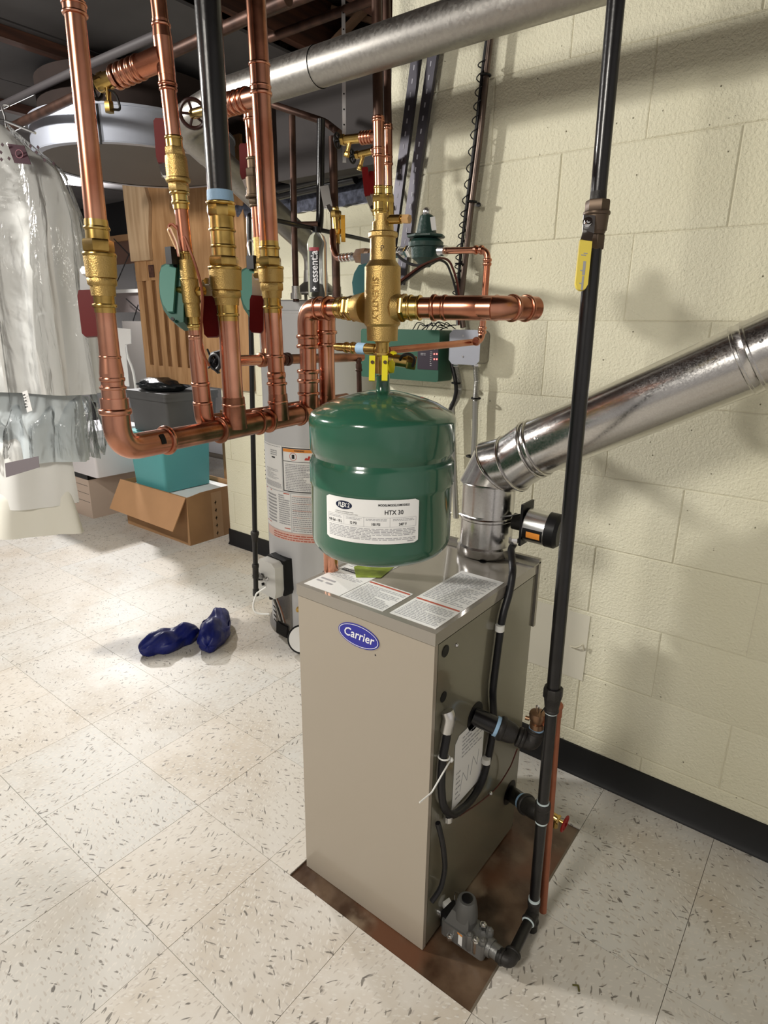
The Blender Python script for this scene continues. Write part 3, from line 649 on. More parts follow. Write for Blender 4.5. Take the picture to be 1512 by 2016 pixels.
# supply loop
R2b = aD(652, 1126, 1.44); R2t = vtop(R2b, 641, 640); R2t.z = zE + .004
E2 = V((Ept.x + .03, Ept.y + .105, zE + .002))
lp = thing('supply_loop', 'copper loop turning back behind the separator and dropping past the left side of the boiler', 'copper pipe', tuple(R2b))
M().tube([LR.at(829, 0), Ept], .0178, n=28).build('pipe', copper, lp)
k = M(); a_ = LR.at(855, 0); k.tube([a_, Ept, E2], .0205, .05, n=28, fn=10)
dA = LR.d; 
for c_, d_, r_ in ((a_, dA, .0232), (LR.at(876, 0), dA, .0222), (Ept + (E2 - Ept).normalized() * .05, E2 - Ept, .0236), (Ept + (E2 - Ept).normalized() * .085, E2 - Ept, .0236)): k.bead(c_, d_, r_, .008, 28)
k.build('elbow', copper, lp)
k = M(); k.tube([Ept + (E2 - Ept).normalized() * .07, E2, E2 + (R2t - E2).normalized() * .07], .0205, .05, n=28); k.bead(E2 + (R2t - E2).normalized() * .07, R2t - E2, .0236, .008); k.build('elbow', copper, lp)
M().tube([E2 + (R2t - E2).normalized() * .05, R2t - (R2t - E2).normalized() * .03], .0178, n=24).build('pipe', copper, lp)
dR = (R2b - R2t).normalized(); k = M(); k.tube([R2t - (R2t - E2).normalized() * .06, R2t, R2t + dR * .075], .0205, .045, n=28); k.bead(R2t + dR * .05, dR, .0238, .008); k.bead(R2t + dR * .075, dR, .0238, .008); k.build('elbow', copper, lp)
M().tube([R2t + dR * .06, R2b], .0172, n=28).build('pipe', copper, lp)
LQ = Line(R2b, R2t)
M().cyl(R2b, R2b + dR * .02, .02, n=20).build('union', black, lp); M().tube([R2b + dR * .018, R2b + dR * .25, R2b + dR * .25 + V((.04, 0, 0))], .014, .03).build('nipple', iron, lp)
# supply riser from header to separator
rs = thing('separator_riser', 'copper riser from the right end of the header up and over into the separator', 'copper pipe', tuple(HR))
dU = (RT - HR).normalized()
M().tube([LL.at(668, 0), RT + LL.d * .03], .0172, n=28).build('pipe', copper, rs)
k = M(); k.tube([RT + LL.d * .062, RT, RT - dU * .072], .0205, .052, n=28, fn=10); k.bead(RT + LL.d * .036, LL.d, .0232, .007, 28); k.bead(RT + LL.d * .062, LL.d, .0232, .008, 28); k.bead(RT - dU * .055, dU, .0236, .008, 28); k.bead(RT - dU * .074, dU, .0236, .008, 28); k.build('elbow', copper, rs)
M().tube([RT - dU * .07, HR + dU * .03], .0172, n=28).build('pipe', copper, rs)
k = M(); k.tube([HR + dU * .085, HR + dU * .062, HR + dU * .02, HR], .0205, n=28); k.bead(HR + dU * .085, dU, .0236, .008); k.bead(HR + dU * .066, dU, .0236, .008); k.bead(HR + dU * .04, dU, .0232, .007); k.build('coupling', copper, rs)

# expansion tank
tk = thing('expansion_tank', 'glossy green steel expansion tank hanging over the boiler with a white label', 'tank', (S.x, S.y, .897))
lt = lambda y: Line(S0, V((S.x, S.y, 1.5))).at(y).z
tr = rad(284, S) * math.cos(math.asin(142 / F)) ; tr = .1405
ztop = lt(768)
zsh = 1.168; zb_ = 0.915
prof = [(0, .012)]
zb0 = .903
pts = []
def arc(cx, cz, r, a0, a1, n=8): return [(cz + r * math.sin(math.radians(a0 + (a1 - a0) * i / n)), cx + r * math.cos(math.radians(a0 + (a1 - a0) * i / n))) for i in range(n + 1)]
zs = 1.200          # shoulder height
bead1 = 1.114; bead2 = 1.061
P = [(zb0, .02), (zb0 + .003, .06), (zb0 + .012, .1)] + arc(tr - .036, zb0 + .05, .034, -60, 0, 6)
P += [(bead2 - .004, tr - .0015), (bead2, tr + .0006), (bead2 + .004, tr)]
P += [(bead1 - .012, tr), (bead1 - .006, tr - .0035), (bead1, tr - .006), (bead1 + .006, tr - .0035), (bead1 + .012, tr)]
P += arc(tr - .018, zs - .02, .018, 0, 66, 6)
P += [(zs + .010, tr - .034), (zs + .019, tr - .058), (zs + .027, tr - .088), (zs + .032, .03), (zs + .033, .014), (zs + .035, .0125)]
k = M(); k.lathe((S.x, S.y, 0), (0, 0, 1), [(z, r) for z, r in P], 72); k.build('shell', green, tk)
k = M(); k.lathe((S.x, S.y, zs + .029), (0, 0, 1), [(0, .017), (.004, .014), (.02, .0125), (.028, .013), (.034, .0125)], 20); k.build('neck', green, tk)
# tank label
th = math.atan2(C.y - S.y, C.x - S.x); 
def tth(px_): 
    off_ = (px_ - 752) / F * 1.2 / tr; return th + math.asin(max(-1, min(1, off_))) + .02
rl = tr + .0006
zt1 = 1.061 - .003; lab_h = .082
uL = (tth(650) - tth(733)) * rl; uR = (tth(816) - tth(733)) * rl; mp = cmap(S.x, S.y, rl, tth(733), zt1 - lab_h)
k = M()
n_ = 24
for i in range(n_ + 1):
    u = uL + (uR - uL) * i / n_; e = min(u - uL, uR - u); c_ = .004 - math.sqrt(max(0, .004 ** 2 - max(0, .004 - e) ** 2)) if e < .004 else 0
    k.v += [mp(u, c_), mp(u, lab_h - c_)]
k.f = [(2*i, 2*i+2, 2*i+3, 2*i+1) for i in range(n_)]
tl = k.build('tank_label', white, tk, 'white specification label')
mp = cmap(S.x, S.y, rl + .0004, tth(733), zt1 - lab_h); W_ = uR - uL; U = lambda f: uL + W_ * f
k = M(); mp2 = cmap(S.x, S.y, rl + .0003, tth(733), zt1 - lab_h)
ecx, ecy = U(.225), lab_h * .83; k.v = [mp(ecx + .017 * math.cos(2*PI*i/28), ecy + .0078 * math.sin(2*PI*i/28)) for i in range(28)]; k.f = [tuple(range(28))]; k.build('oval_mark', ink_b, tl)
mp3 = cmap(S.x, S.y, rl + .0008, tth(733), zt1 - lab_h)
text('FLEX 2', .0112, lambda u, v: mp3(ecx + u, ecy + v), white, tl, bold=.0003, shear=.15, sx=.72)
text('HTX 30', .0115, lambda u, v: mp(U(.74) + u, lab_h * .72 + v), ink_k, tl, bold=.0002, sx=.9)
text('MODEL/MODELO/MODELE', .0056, lambda u, v: mp(U(.74) + u, lab_h * .885 + v), ink_k, tl, bold=.00015, sx=.85)
text('HYDRONIC EXPANSION TANK', .0027, lambda u, v: mp(U(.23) + u, lab_h * .675 + v), ink_k, tl); text('NOT FOR USE ON POTABLE WATER SYSTEMS', .0023, lambda u, v: mp(U(.25) + u, lab_h * .635 + v), ink_k, tl)
for s_, f_ in (('4.8 Gal - 18 L', .12), ('12 PSI', .33), ('100 PSI', .56), ("240° F", .83)): text(s_, .0068, lambda u, v: mp(U(f_) + u, lab_h * .45 + v), ink_k, tl, bold=.00015, sx=.8)
k = M()
for f0, f1, sd_ in ((.04, .2, 1), (.25, .42, 2), (.46, .68, 3), (.73, .95, 4)): dashes(k, mp, U(f0), U(f1), lab_h * .53, lab_h * .59, 2, .4, sd_, .006)
dashes(k, mp, U(.04), U(.97), lab_h * .09, lab_h * .37, 8, .45, 9, .012); patch(k, mp, U(.88), U(.95), lab_h * .045, lab_h * .065)
for f_ in (.03, .225, .44, .7, .97): patch(k, mp, U(f_), U(f_) + .0004, lab_h * .39, lab_h * .6)
for h_ in (.39, .6): patch(k, mp, U(.03), U(.97), lab_h * h_, lab_h * h_ + .0004, 12)
k.build('fine_print', ink, tl, kind='stuff')

# purge tee with two yellow levers between separator and tank
zn = zs + .060; pt_ = V((S.x, S.y, zn)); LT = Line(V((S.x, S.y, zn)), LS.at(676))
pv = thing('purge_valve', 'brass purge valve with two yellow levers between separator and green tank', 'valve', tuple(pt_))
k = M(); k.cyl(pt_, LS.at(735), .012); k.cyl(LS.at(735), LS.at(700), .014); k.hexn(LS.at(702), LS.at(694), .0165); k.cyl(LS.at(698), LS.at(672), .0125)
pl_ = aD(668, 683, 1.20); tc = LS.at(689)
k.build('body', brass, pv)
LP = Line(pl_, V((tc.x, tc.y, tc.z)))
k = M(); stackm(k, LP, [(661, 666, 13, 'c', 16), (666, 680, 16, 'c'), (680, 685, 21, 'b'), (685, 693, 18, 'c'), (693, 698, 23, 'b'), (698, 706, 20, 'c'), (722, 742, 22, 'c'), (740, 760, 20, 'c')], ax=0); k.build('side_arm', brass, pv)
k = M(); stackm(k, LP, [(706, 722, 22.5, 'c')], ax=0); k.build('thread_tape', tape_blue, pv)
rr = aD(800, 712, dep(tc) + .0); sd_ = aD(760, 706, dep(tc)); M().tube([sd_, rr], .011, n=16).build('drain_arm', brass, pv)
rr2 = aD(806, 712, dep(tc) - .012)
M().hexn(rr, rr + (rr - sd_).normalized() * .018, .014).build('drain_cap', brass, pv)
M().tube([aD(786, 716, dep(tc)), aD(790, 700, dep(tc) - .02), aD(806, 696, dep(tc) - .03), aD(818, 706, dep(tc) - .02), aD(812, 722, dep(tc) - .01)], .003, .01, n=6).build('cap_strap', black, pv)
M().lathe(aD(766, 712, dep(tc) + .01), (rr - sd_), [(0, .019), (.006, .021), (.012, .019)], 20).build('drain_collar', yellow, pv)
for xx in (733, 758):
    dl = dep(tc) - .028; a_ = aD(xx, 701, dl); b2 = aD(xx - 1, 750, dl + .004)
    k = M(); k.bar(a_, b2, .0105, .0115, up=(R @ V((0, 0, 1)))); lv = k.build('lever', yellow, pv)
    M().cyl(aD(xx, 713, dl - .007), aD(xx, 713, dl + .0), .0032, n=12).build('lever_bolt', brass_dark, lv)

# ============================================================ COPPER HEADER
hd = thing('header_pipe', 'copper header pipe running from the front left elbow towards the separator riser', 'copper pipe', tuple(H3))
dH = (HR - B1).normalized()
P1t = vtop(B1, 148, 30); L1 = Line(B1, P1t); dP1 = L1.d
k = M(); k.tube([B1 + dP1 * .075, B1, B1 + dH * .086], .0195, .055, n=28, fn=12); k.bead(L1.at(810), dP1, .0228, .009, 28); k.bead(B1 + dH * .088, dH, .0236, .008, 28); k.build('elbow', copper, hd)
p = B1 + dH * .078 + (C - B1).normalized() * .0195
u_, v_, w_ = frame(dH); vw_ = C - B1; a0_ = math.atan2(vw_.dot(v_), vw_.dot(u_)); k = M()
patch(k, lambda a, b: B1 + dH * (.062 + b) + (u_ * math.cos(a0_ + a) + v_ * math.sin(a0_ + a)) * .0204, -.55, .25, 0, .009, 6); k.build('press_mark', black, hd)
M().tube([B1 + dH * .08, HL.at(432, 0)], .0176, n=28).build('pipe', copper_dull, hd)
k = M(); a3, b3 = HL.at(430, 0), HL.at(508, 0); k.tube([a3, b3], .0205, n=28); k.tube([H3, H3 + V((0, 0, .055))], [.0215, .0195], n=28)
for q_ in (HL.at(431, 0), HL.at(507, 0)): k.bead(q_, dH, .0238, .007, 28)
k.build('tee', copper_dull, hd)
M().tube([HL.at(505, 0), HL.at(528, 0)], .0176, n=28).build('pipe', copper_dull, hd)
k = M(); k.tube([HL.at(526, 0), HL.at(590, 0)], .0205, n=28); k.tube([H4, H4 + V((0, 0, .05))], [.0205, .018], n=28); k.bead(HL.at(527, 0), dH, .0238, .007, 28); k.bead(HL.at(589, 0), dH, .0238, .007, 28); k.build('tee', copper_dull, hd)
k = M(); k.tube([HL.at(587, 0), HR, HR + dU * .045], .0190, .03, n=28); k.build('end_elbow', copper, hd)

# ============================================================ RISERS
def riser(base, name, label, loc): return thing(name, label, 'copper pipe', loc)
def lever(name, root, stem, knee, end, w, m, mm, th=.006, dth=None):
    # stem/knee/end: (x, y, depth); metal blade stem->knee, coloured sleeve knee->end
    s_, n_, e_ = aD(*stem), aD(*knee), aD(*end); back = R @ V((0, 0, 1))
    k = M(); k.bar(s_ + (s_ - n_) * .15, n_, w * .7, .0025, up=back); bl = k.build('lever', steel, root)
    pts = []; d = (e_ - n_).normalized(); u = d.cross(back).normalized(); w2 = w / 2; L = (e_ - n_).length
    k = M(); q = [n_ - u * w2 * .8, n_ + d * .008 - u * w2, e_ - d * w2 * .35 - u * w2, e_ - u * w2 * .7, e_ + u * w2 * .7, e_ - d * w2 * .35 + u * w2, n_ + d * .008 + u * w2, n_ + u * w2 * .8]
    k.prism([x + back * th / 2 for x in q], -back * th); k.build('sleeve', m, bl)
    k = M(); k.hexn(s_ + back * .006, s_ - back * .006, .0065); k.build('stem_nut', chrome, bl)
# P1 front left riser
r1 = thing('front_left_riser', 'thick copper riser at the front left, from ceiling down to the header elbow', 'copper pipe', tuple(B1))
part(r1, 'pipe', copper, L1, [(-120, 4, 42, 'c'), (26, 434, 43.5, 'c', 45)])
part(r1, 'coupling', copper, L1, [(2, 30, 49, 'c'), (6, 12, 54, 'b'), (24, 32, 54, 'b')])
part(r1, 'pipe', copper, L1, [(614, 704, 41, 'c', 42.5)])
part(r1, 'coupling', copper, L1, [(700, 706, 46, 'b'), (704, 735, 43, 'c', 50), (735, 758, 50, 'c', 47), (742, 751, 53, 'b'), (760, 767, 56, 'b'), (758, 806, 49, 'c', 49)])
v1 = thing('ball_valve', 'large brass ball valve on the front left copper riser, red lever down on its left', 'valve', tuple(L1.at(605)), 'brass ball valves on the header risers')
part(v1, 'adapter', brass, L1, [(433, 447, 48, 'c', 50), (446, 454, 55, 'b'), (454, 474, 49, 'c', 50)])
part(v1, 'union_nut', brass, L1, [(472, 497, 62, 'h'), (497, 507, 70, 'b')])
part(v1, 'body', brass_cast, L1, [(505, 520, 67, 'c', 66), (520, 547, 65, 'c', 63), (547, 563, 62, 'o'), (562, 583, 52, 'c', 50)])
part(v1, 'adapter', brass, L1, [(582, 598, 44, 'c', 43), (598, 606, 51, 'b'), (606, 616, 44, 'c')])
dd1 = dep(L1.at(560)); lever('l', v1, (170, 535, dd1 + .012), (171, 572, dd1 + .02), (182, 663, dd1 + .03), .026, red_vinyl, steel)
def totop(root, L, y, r_, m):
    p = L.at(y); M().cyl(p, p + L.d * ((2.59 - p.z) / L.d.z), r_, n=24).build('upper_pipe', m, root)
totop(r1, L1, -118, rad(42, L1.at(-118)), copper)
# P3 black pipe riser
P3t = vtop(H3, 410, 20); L3 = Line(H3, P3t)
r3 = thing('black_iron_riser', 'black iron pipe between the copper risers, blue tape above its brass valve', 'iron pipe', tuple(L3.at(378)))
part(r3, 'pipe', iron, L3, [(-120, 380, 56, 'c', 48.5)]); totop(r3, L3, -118, rad(56, L3.at(-118)), iron); part(r3, 'thread_tape', tape_blue, L3, [(376, 399, 52, 'c', 54)])
v3 = thing('ball_valve', 'brass ball valve below the black iron pipe, red lever down on its left', 'valve', tuple(L3.at(625)), 'brass ball valves on the header risers')
part(v3, 'adapter', brass, L3, [(397, 404, 59, 'b'), (403, 427, 57, 'o'), (427, 452, 50, 'c'), (450, 457, 54, 'b'), (457, 482, 48, 'c'), (482, 489, 52, 'b'), (489, 506, 47, 'c')])
part(v3, 'union_nut', brass, L3, [(505, 524, 59, 'h'), (524, 533, 67, 'b')])
part(v3, 'body', brass_cast, L3, [(531, 544, 65, 'c', 64), (544, 571, 64, 'c', 62), (571, 587, 59, 'o'), (586, 601, 50, 'c', 47)])
part(v3, 'adapter', brass, L3, [(600, 618, 44, 'c', 43), (616, 623, 46, 'b'), (623, 632, 42, 'c')])
lever('l', v3, (409, 556, dep(L3.at(570)) + .01), (410, 584, dep(L3.at(580)) + .016), (418, 664, dep(L3.at(660)) + .016), .026, red_vinyl, steel)
r3b = thing('middle_riser', 'straight copper pipe dropping from the middle ball valve into the header tee', 'copper pipe', tuple(L3.at(815)))
part(r3b, 'pipe', copper, L3, [(631, 800, 41, 'c', 41)]); part(r3b, 'coupling', copper, L3, [(793, 812, 43, 'c'), (794, 800, 47, 'b')])
# P4
P4t = vtop(H4, 506, 40); L4 = Line(H4, P4t)
r4 = thing('right_copper_riser', 'tall copper riser just right of the black pipe with a side tee near the top', 'copper pipe', tuple(L4.at(480)))
part(r4, 'pipe', copper_dull, L4, [(-120, 128, 40, 'c', 39)]); totop(r4, L4, -118, rad(40, L4.at(-118)), copper_dull); part(r4, 'pipe', copper, L4, [(186, 478, 38.5, 'c', 37)])
wq = aD(380, 224, dep(L4.at(180)) + .16); dB = (wq - L4.at(187)).normalized()
k = M(); stackm(k, L4, [(124, 131, 44, 'b'), (130, 170, 40, 'c'), (168, 174, 43, 'b'), (180, 189, 45, 'b'), (172, 184, 41, 'c')])
c_ = L4.at(188); 
k.tube([c_, c_ + dB * .13], .0165, n=20)
for t in (.045, .06, .078, .095, .112, .13): k.bead(c_ + dB * t, dB, .0195, .008)
k.build('tee', copper, r4)
part(r4, 'pipe', copper, L4, [(612, 700, 34, 'c', 33)])
part(r4, 'reducer', copper, L4, [(698, 704, 37, 'b'), (703, 732, 33, 'c', 33), (732, 745, 37, 'b'), (745, 752, 35, 'c'), (752, 758, 41, 'b'), (758, 790, 35.5, 'c'), (788, 795, 41, 'b'), (794, 806, 38, 'c')])
v4 = thing('ball_valve', 'brass ball valve on the right copper riser, dark red lever down on its left', 'valve', tuple(L4.at(610)), 'brass ball valves on the header risers')
part(v4, 'adapter', brass, L4, [(475, 485, 37, 'c', 38), (485, 492, 42, 'b'), (492, 507, 37, 'c')])
part(v4, 'union_nut', brass, L4, [(506, 524, 45, 'h'), (524, 531, 53, 'b')])
part(v4, 'body', brass_cast, L4, [(530, 541, 50, 'c'), (541, 556, 50, 'c', 48), (556, 573, 46, 'o'), (572, 587, 41, 'c', 38)])
part(v4, 'adapter', brass, L4, [(586, 603, 34, 'c'), (602, 608, 40, 'b'), (608, 616, 35, 'c')])
lever('l', v4, (506, 545, dep(L4.at(550)) + .012), (506, 583, dep(L4.at(580)) + .02), (505, 655, dep(L4.at(650)) + .02), .026, red_vinyl, steel)
def sidevalve(root, c_, d, L, wheel=True):
    pass
# hand wheel drain on P4 branch
dw = thing('drain_valve', 'drain valve with dark spoked hand wheel behind the black iron pipe near the duct', 'valve', tuple(c_ + dB * .17), 'drain valves on the riser tees')
e_ = c_ + dB * .13
wc = wq; k = M(); k.cyl(e_, e_ + dB * .03, .014); k.cyl(e_ + dB * .03, wc, .009); k.build('body', brass, dw) 
def wheel(root, wc, d, rr_, m, n_sp=5):
    k = M(); k.torus(wc, d, rr_, rr_ * .16, 24, 8); u, v, w = frame(d)
    for i in range(n_sp):
        a = 2 * PI * i / n_sp; k.cyl(wc, wc + (u * math.cos(a) + v * math.sin(a)) * rr_, rr_ * .11, n=8)
    k.cyl(wc - V(d).normalized() * .004, wc + V(d).normalized() * .006, rr_ * .26, n=12); k.build('hand_wheel', m, root)
wheel(dw, wc, (C - wc), .024, mat('dark_wheel', rgb(44, 20, 18), .35))
# P2 left zone riser
P2b = aD(404, 838, 1.07); P2t = vtop(P2b, 314, 20); L2 = Line(P2b, P2t)
r2 = thing('left_zone_riser', 'copper riser left of the black pipe carrying a zone valve with teal actuator', 'copper pipe', tuple(L2.at(800)))
part(r2, 'pipe', copper_dull, L2, [(-120, 44, 33, 'c')]); totop(r2, L2, -118, rad(33, L2.at(-118)), copper_dull); part(r2, 'pipe', copper, L2, [(178, 272, 32, 'c'), ])
dB2 = (aD(190, 168, dep(L2.at(110)) + .06) - L2.at(112)).normalized(); c2_b = L2.at(112)
k = M(); stackm(k, L2, [(40, 56, 35, 'c'), (46, 54, 40, 'b'), (54, 75, 36, 'c', 39), (75, 150, 39, 'c', 36), (150, 172, 35, 'c'), (163, 170, 39, 'b'), (173, 180, 37, 'b')])
k.tube([c2_b, c2_b + dB2 * .09], [.0165, .0150], n=20)
for t in (.05, .062, .074, .086, .098): k.bead(c2_b + dB2 * t, dB2, .0175, .008)
k.build('tee', copper, r2)
part(r2, 'pipe', copper, L2, [(410, 498, 27.5, 'c', 28), (645, 664, 24, 'c'), (700, 754, 34, 'c', 34)])
part(r2, 'reducer', copper, L2, [(660, 668, 29, 'b'), (666, 672, 27, 'c'), (672, 700, 28, 'c', 34)])
k = M(); stackm(k, L2, [(752, 760, 39, 'b'), (758, 792, 36, 'c'), (790, 798, 40, 'b')])
dS = (HR - B1).normalized(); P2c = L2.at(836)
k.tube([L2.at(792), P2c, P2c + dS * .07], .0165, .04, n=24, fn=8); k.bead(P2c + dS * .07, dS, .0195, .008); k.build('elbow', copper, r2)
M().tube([P2c + dS * .06, P2c + dS * .46], .0143, n=20).build('pipe', copper_dull, r2)
dr2 = thing('drain_valve', 'brass drain valve with hanging gold cap on the upper left tee', 'valve', tuple(c2_b + dB2 * .13), 'drain valves on the riser tees')
e_ = c2_b + dB2 * .10; k = M(); k.cyl(e_, e_ + dB2 * .035, .0125); k.hexn(e_ + dB2 * .02, e_ + dB2 * .034, .014); k.build('body', brass, dr2)
q = e_ + dB2 * .018; M().tube([q, q + V((.004, -.004, -.034))], .0045, n=10).build('outlet', brass, dr2); M().hexn(q + V((.004, -.004, -.030)), q + V((.004, -.004, -.045)), .0075).build('cap', brass, dr2)
wheel(dr2, e_ + dB2 * .05, dB2, .017, black)
M().tube([q + V((.006, 0, -.04)), q + V((.03, 0, -.045)), q + V((.02, 0, -.02)), e_ + dB2 * .04], .002, .01, n=6).build('cap_strap', black, dr2)
v2 = thing('ball_valve', 'brass ball valve high on the left zone riser, red lever pointing up', 'valve', tuple(L2.at(400)), 'brass ball valves on the zone risers')
part(v2, 'adapter', brass, L2, [(268, 276, 37, 'b'), (274, 292, 34, 'c')])
part(v2, 'body', brass_cast, L2, [(290, 308, 39, 'h'), (308, 318, 43, 'c', 45), (318, 350, 45, 'c'), (350, 360, 50, 'b'), (360, 378, 41, 'h')])
part(v2, 'adapter', brass, L2, [(377, 384, 41, 'b'), (383, 398, 33, 'c'), (396, 403, 38, 'b'), (402, 413, 32, 'c')])
lever('l', v2, (327, 343, dep(L2.at(340)) + .006), (323, 322, dep(L2.at(330)) + .012), (317, 235, dep(L2.at(240)) + .012), .022, red_vinyl, steel)
zv = thing('zone_valve', 'motorised zone valve, brass body with pale teal actuator, on the left zone riser', 'zone valve', tuple(L2.at(640)), 'zone valves with teal actuators')
part(zv, 'adapter', brass, L2, [(495, 501, 30, 'b'), (500, 512, 26, 'c')]); 
part(zv, 'body', brass_cast, L2, [(512, 524, 32, 'c'), (524, 548, 33, 'c'), (548, 552, 38, 'b'), (550, 596, 36, 'c'), (594, 600, 35, 'c', 31), (598, 624, 31, 'c')])
part(zv, 'adapter', brass, L2, [(623, 640, 26, 'c'), (638, 645, 30, 'b'), (644, 650, 25, 'c')])
part(zv, 'cap_fitting', mat('yellow_brass', rgb(240, 216, 70), .35, .8), L2, [(514, 524, 19, 'h')])
def actuator(root, x0, y0, y1, d, sc=1, cut=None):
    back = R @ V((0, 0, 1)); h = y1 - y0
    out = [(1, 0), (.45, .01), (.12, .06), (.02, .18), (0, .40), (.05, .60), (.2, .78), (.5, .93), (.8, 1.0), (1.15, .98), (1.15, .05)]
    P_ = [aD(x0 + a * 42 * sc, y0 + b * h, d) for a, b in out]
    k = M(); k.prism(P_, -back * .045); k.build('actuator', teal_act, root)
    P2_ = [aD(x0 + (a * .8 + .1) * 42 * sc - 1, y0 + (b * .86 + .06) * h, d - .001) for a, b in [(1, 0), (.45, .01), (.12, .08), (.04, .2), (.02, .40), (.07, .58), (.22, .76), (.5, .9), (.8, .9)]]
    k = M(); k.prism(P2_, back * .007); k.build('actuator_cover', mat('teal_cover', rgb(78, 130, 118), .45, spec=.3), root)
    for a, b in ((.75, .06), (.62, .93)):
        p = aD(x0 + a * 42 * sc, y0 + b * h, d - .01); M().cyl(p, p - back * .004, .003, n=10).build('cover_screw', black, root)
actuator(zv, 313, 515, 636, dep(L2.at(570)) + .002)
M().cyl(aD(346, 572, dep(L2.at(570)) + .01), aD(372, 572, dep(L2.at(570))), .007, n=14).build('stem', brass, zv)
p = aD(389, 574, dep(L2.at(574)) - .005); M().hexn(p, p + (R @ V((.012, 0, .004))), .0075).build('side_port', brass, zv)
M().box(tuple(aD(340, 505, dep(L2.at(510))) - V((.008, .008, .012))), tuple(aD(340, 505, dep(L2.at(510))) + V((.008, .008, .014)))).build('plug', black, zv)
zw = thing('zone_wire', 'thin red and brown control wire looping from the left teal actuator down the riser', 'wire', tuple(L2.at(700)))
dz = dep(L2.at(560)) - .03
M().tube([aD(352, 505, dz), aD(346, 470, dz), aD(331, 445, dz), aD(338, 440, dz), aD(362, 462, dz), aD(385, 520, dz), aD(400, 575, dz + .01), aD(396, 640, dz + .02), aD(396, 690, dz + .02), aD(412, 720, dz + .04)], .0022, .02, n=6).build('wire', mat('copper_wire_sheath', rgb(150, 80, 50), .4), zw)
M().tube([aD(353, 505, dz), aD(350, 480, dz - .003), aD(336, 448, dz - .003), aD(330, 452, dz), aD(347, 490, dz)], .0016, .01, n=6).build('wire', mat('tan_wire', rgb(206, 170, 130), .4), zw)
# P5 behind P4
P5b = aD(527, 700, 1.34); P5t = vtop(P5b, 486, 150); L5 = Line(P5b, P5t)
r5 = thing('slim_zone_riser', 'slimmer copper riser half hidden behind the right copper riser', 'copper pipe', tuple(L5.at(690)))
M().tube([L5.at(212), L5.at(198), L5.at(180) + V((.04, .0, 0))], .0105, .02, n=14).build('elbow', copper, r5)
part(r5, 'pipe', copper, L5, [(236, 312, 22, 'c'), (405, 470, 22, 'c'), (610, 692, 22, 'c')])
part(r5, 'coupling', copper, L5, [(212, 219, 28, 'b'), (219, 232, 25, 'c'), (232, 238, 28, 'b')])
v5 = thing('ball_valve', 'brass ball valve half behind the right copper riser, dark red lever pointing up', 'valve', tuple(L5.at(395)), 'brass ball valves on the zone risers')
part(v5, 'body', brass_dark, L5, [(310, 316, 28, 'b'), (316, 332, 25, 'c'), (332, 350, 32, 'h'), (350, 384, 36, 'c'), (384, 391, 42, 'b'), (391, 402, 30, 'h'), (402, 408, 28, 'b')])
lever('l', v5, (492, 372, dep(L5.at(370)) - .004), (484, 352, dep(L5.at(350)) - .0), (482, 284, dep(L5.at(290)) - .0), .022, red_vinyl, steel)
z5 = thing('zone_valve', 'motorised zone valve with teal actuator behind the black pipe and right riser', 'zone valve', tuple(L5.at(600)), 'zone valves with teal actuators')
part(z5, 'body', brass_cast, L5, [(468, 510, 24, 'c'), (510, 520, 28, 'h'), (520, 590, 30, 'c'), (590, 612, 25, 'c')])
actuator(z5, 472, 524, 630, dep(L5.at(570)) - .0, .85)
M().box(tuple(aD(500, 518, dep(L5.at(510))) - V((.012, .01, .012))), tuple(aD(500, 518, dep(L5.at(510))) + V((.01, .01, .014)))).build('plug', black, z5)
M().tube([aD(494, 512, 1.28), aD(488, 486, 1.28), aD(490, 472, 1.28), aD(500, 476, 1.28), aD(508, 505, 1.28)], .002, .02, n=6).build('wire', steel, z5)
# horizontal return
hr = thing('return_cross_pipe', 'slim horizontal copper pipe running behind the risers towards the water heater', 'copper pipe', tuple(aD(520, 705, 1.34)))
LH = Line(aD(470, 710, 1.27), aD(706, 703, 1.62))
M().tube([LH.at(428, 0), LH.at(516, 0)], .0112, n=18).build('pipe', copper, hr)
k = M(); k.tube([LH.at(512, 0), LH.at(534, 0)], .0135, n=18); k.tube([LH.at(526, 0), L5.at(688)], .0128, n=18)
for x in (513, 519, 533): k.bead(LH.at(x, 0), LH.d, .0155, .006)
k.build('tee', copper_dull, hr)
M().tube([LH.at(532, 0), LH.at(712, 0)], .0112, n=18).build('pipe', copper_dull, hr)
k = M(); k.bead(LH.at(566, 0), LH.d, .015, .01); k.bead(LH.at(558, 0), LH.d, .0145, .008); k.build('coupling', copper_old, hr)
cl = thing('cable_bundle', 'dark bundle of wire ends tied where the cross pipe meets the left riser', 'wires', tuple(aD(424, 716, 1.2)))
rz = random.Random(4); k = M()
for i in range(12):
    p = aD(424 + rz.uniform(-6, 8), 712 + rz.uniform(-6, 8), 1.22); k.tube([p, p + V((rz.uniform(-.02, .02), rz.uniform(-.02, .02), rz.uniform(-.022, .02))), p + V((rz.uniform(-.02, .02), rz.uniform(-.02, .02), rz.uniform(-.025, .025)))], .0022, .008, n=6)
k.torus(aD(424, 712, 1.21), LH.d, .0145, .004); k.build('wires', black_r, cl)
vs2 = thing('small_drop_pipe', 'short slim copper drop with fittings above the green tank in front of the water heater', 'copper pipe', tuple(aD(707, 780, 1.62)))
L6 = Line(aD(708, 790, 1.64), vtop(aD(708, 790, 1.64), 706, 706)); k = M(); stackm(k, L6, [(704, 795, 10, 'c'), (706, 712, 13, 'b'), (716, 727, 12, 'c'), (726, 731, 13.5, 'b')]); k.build('pipe', copper_old, vs2)

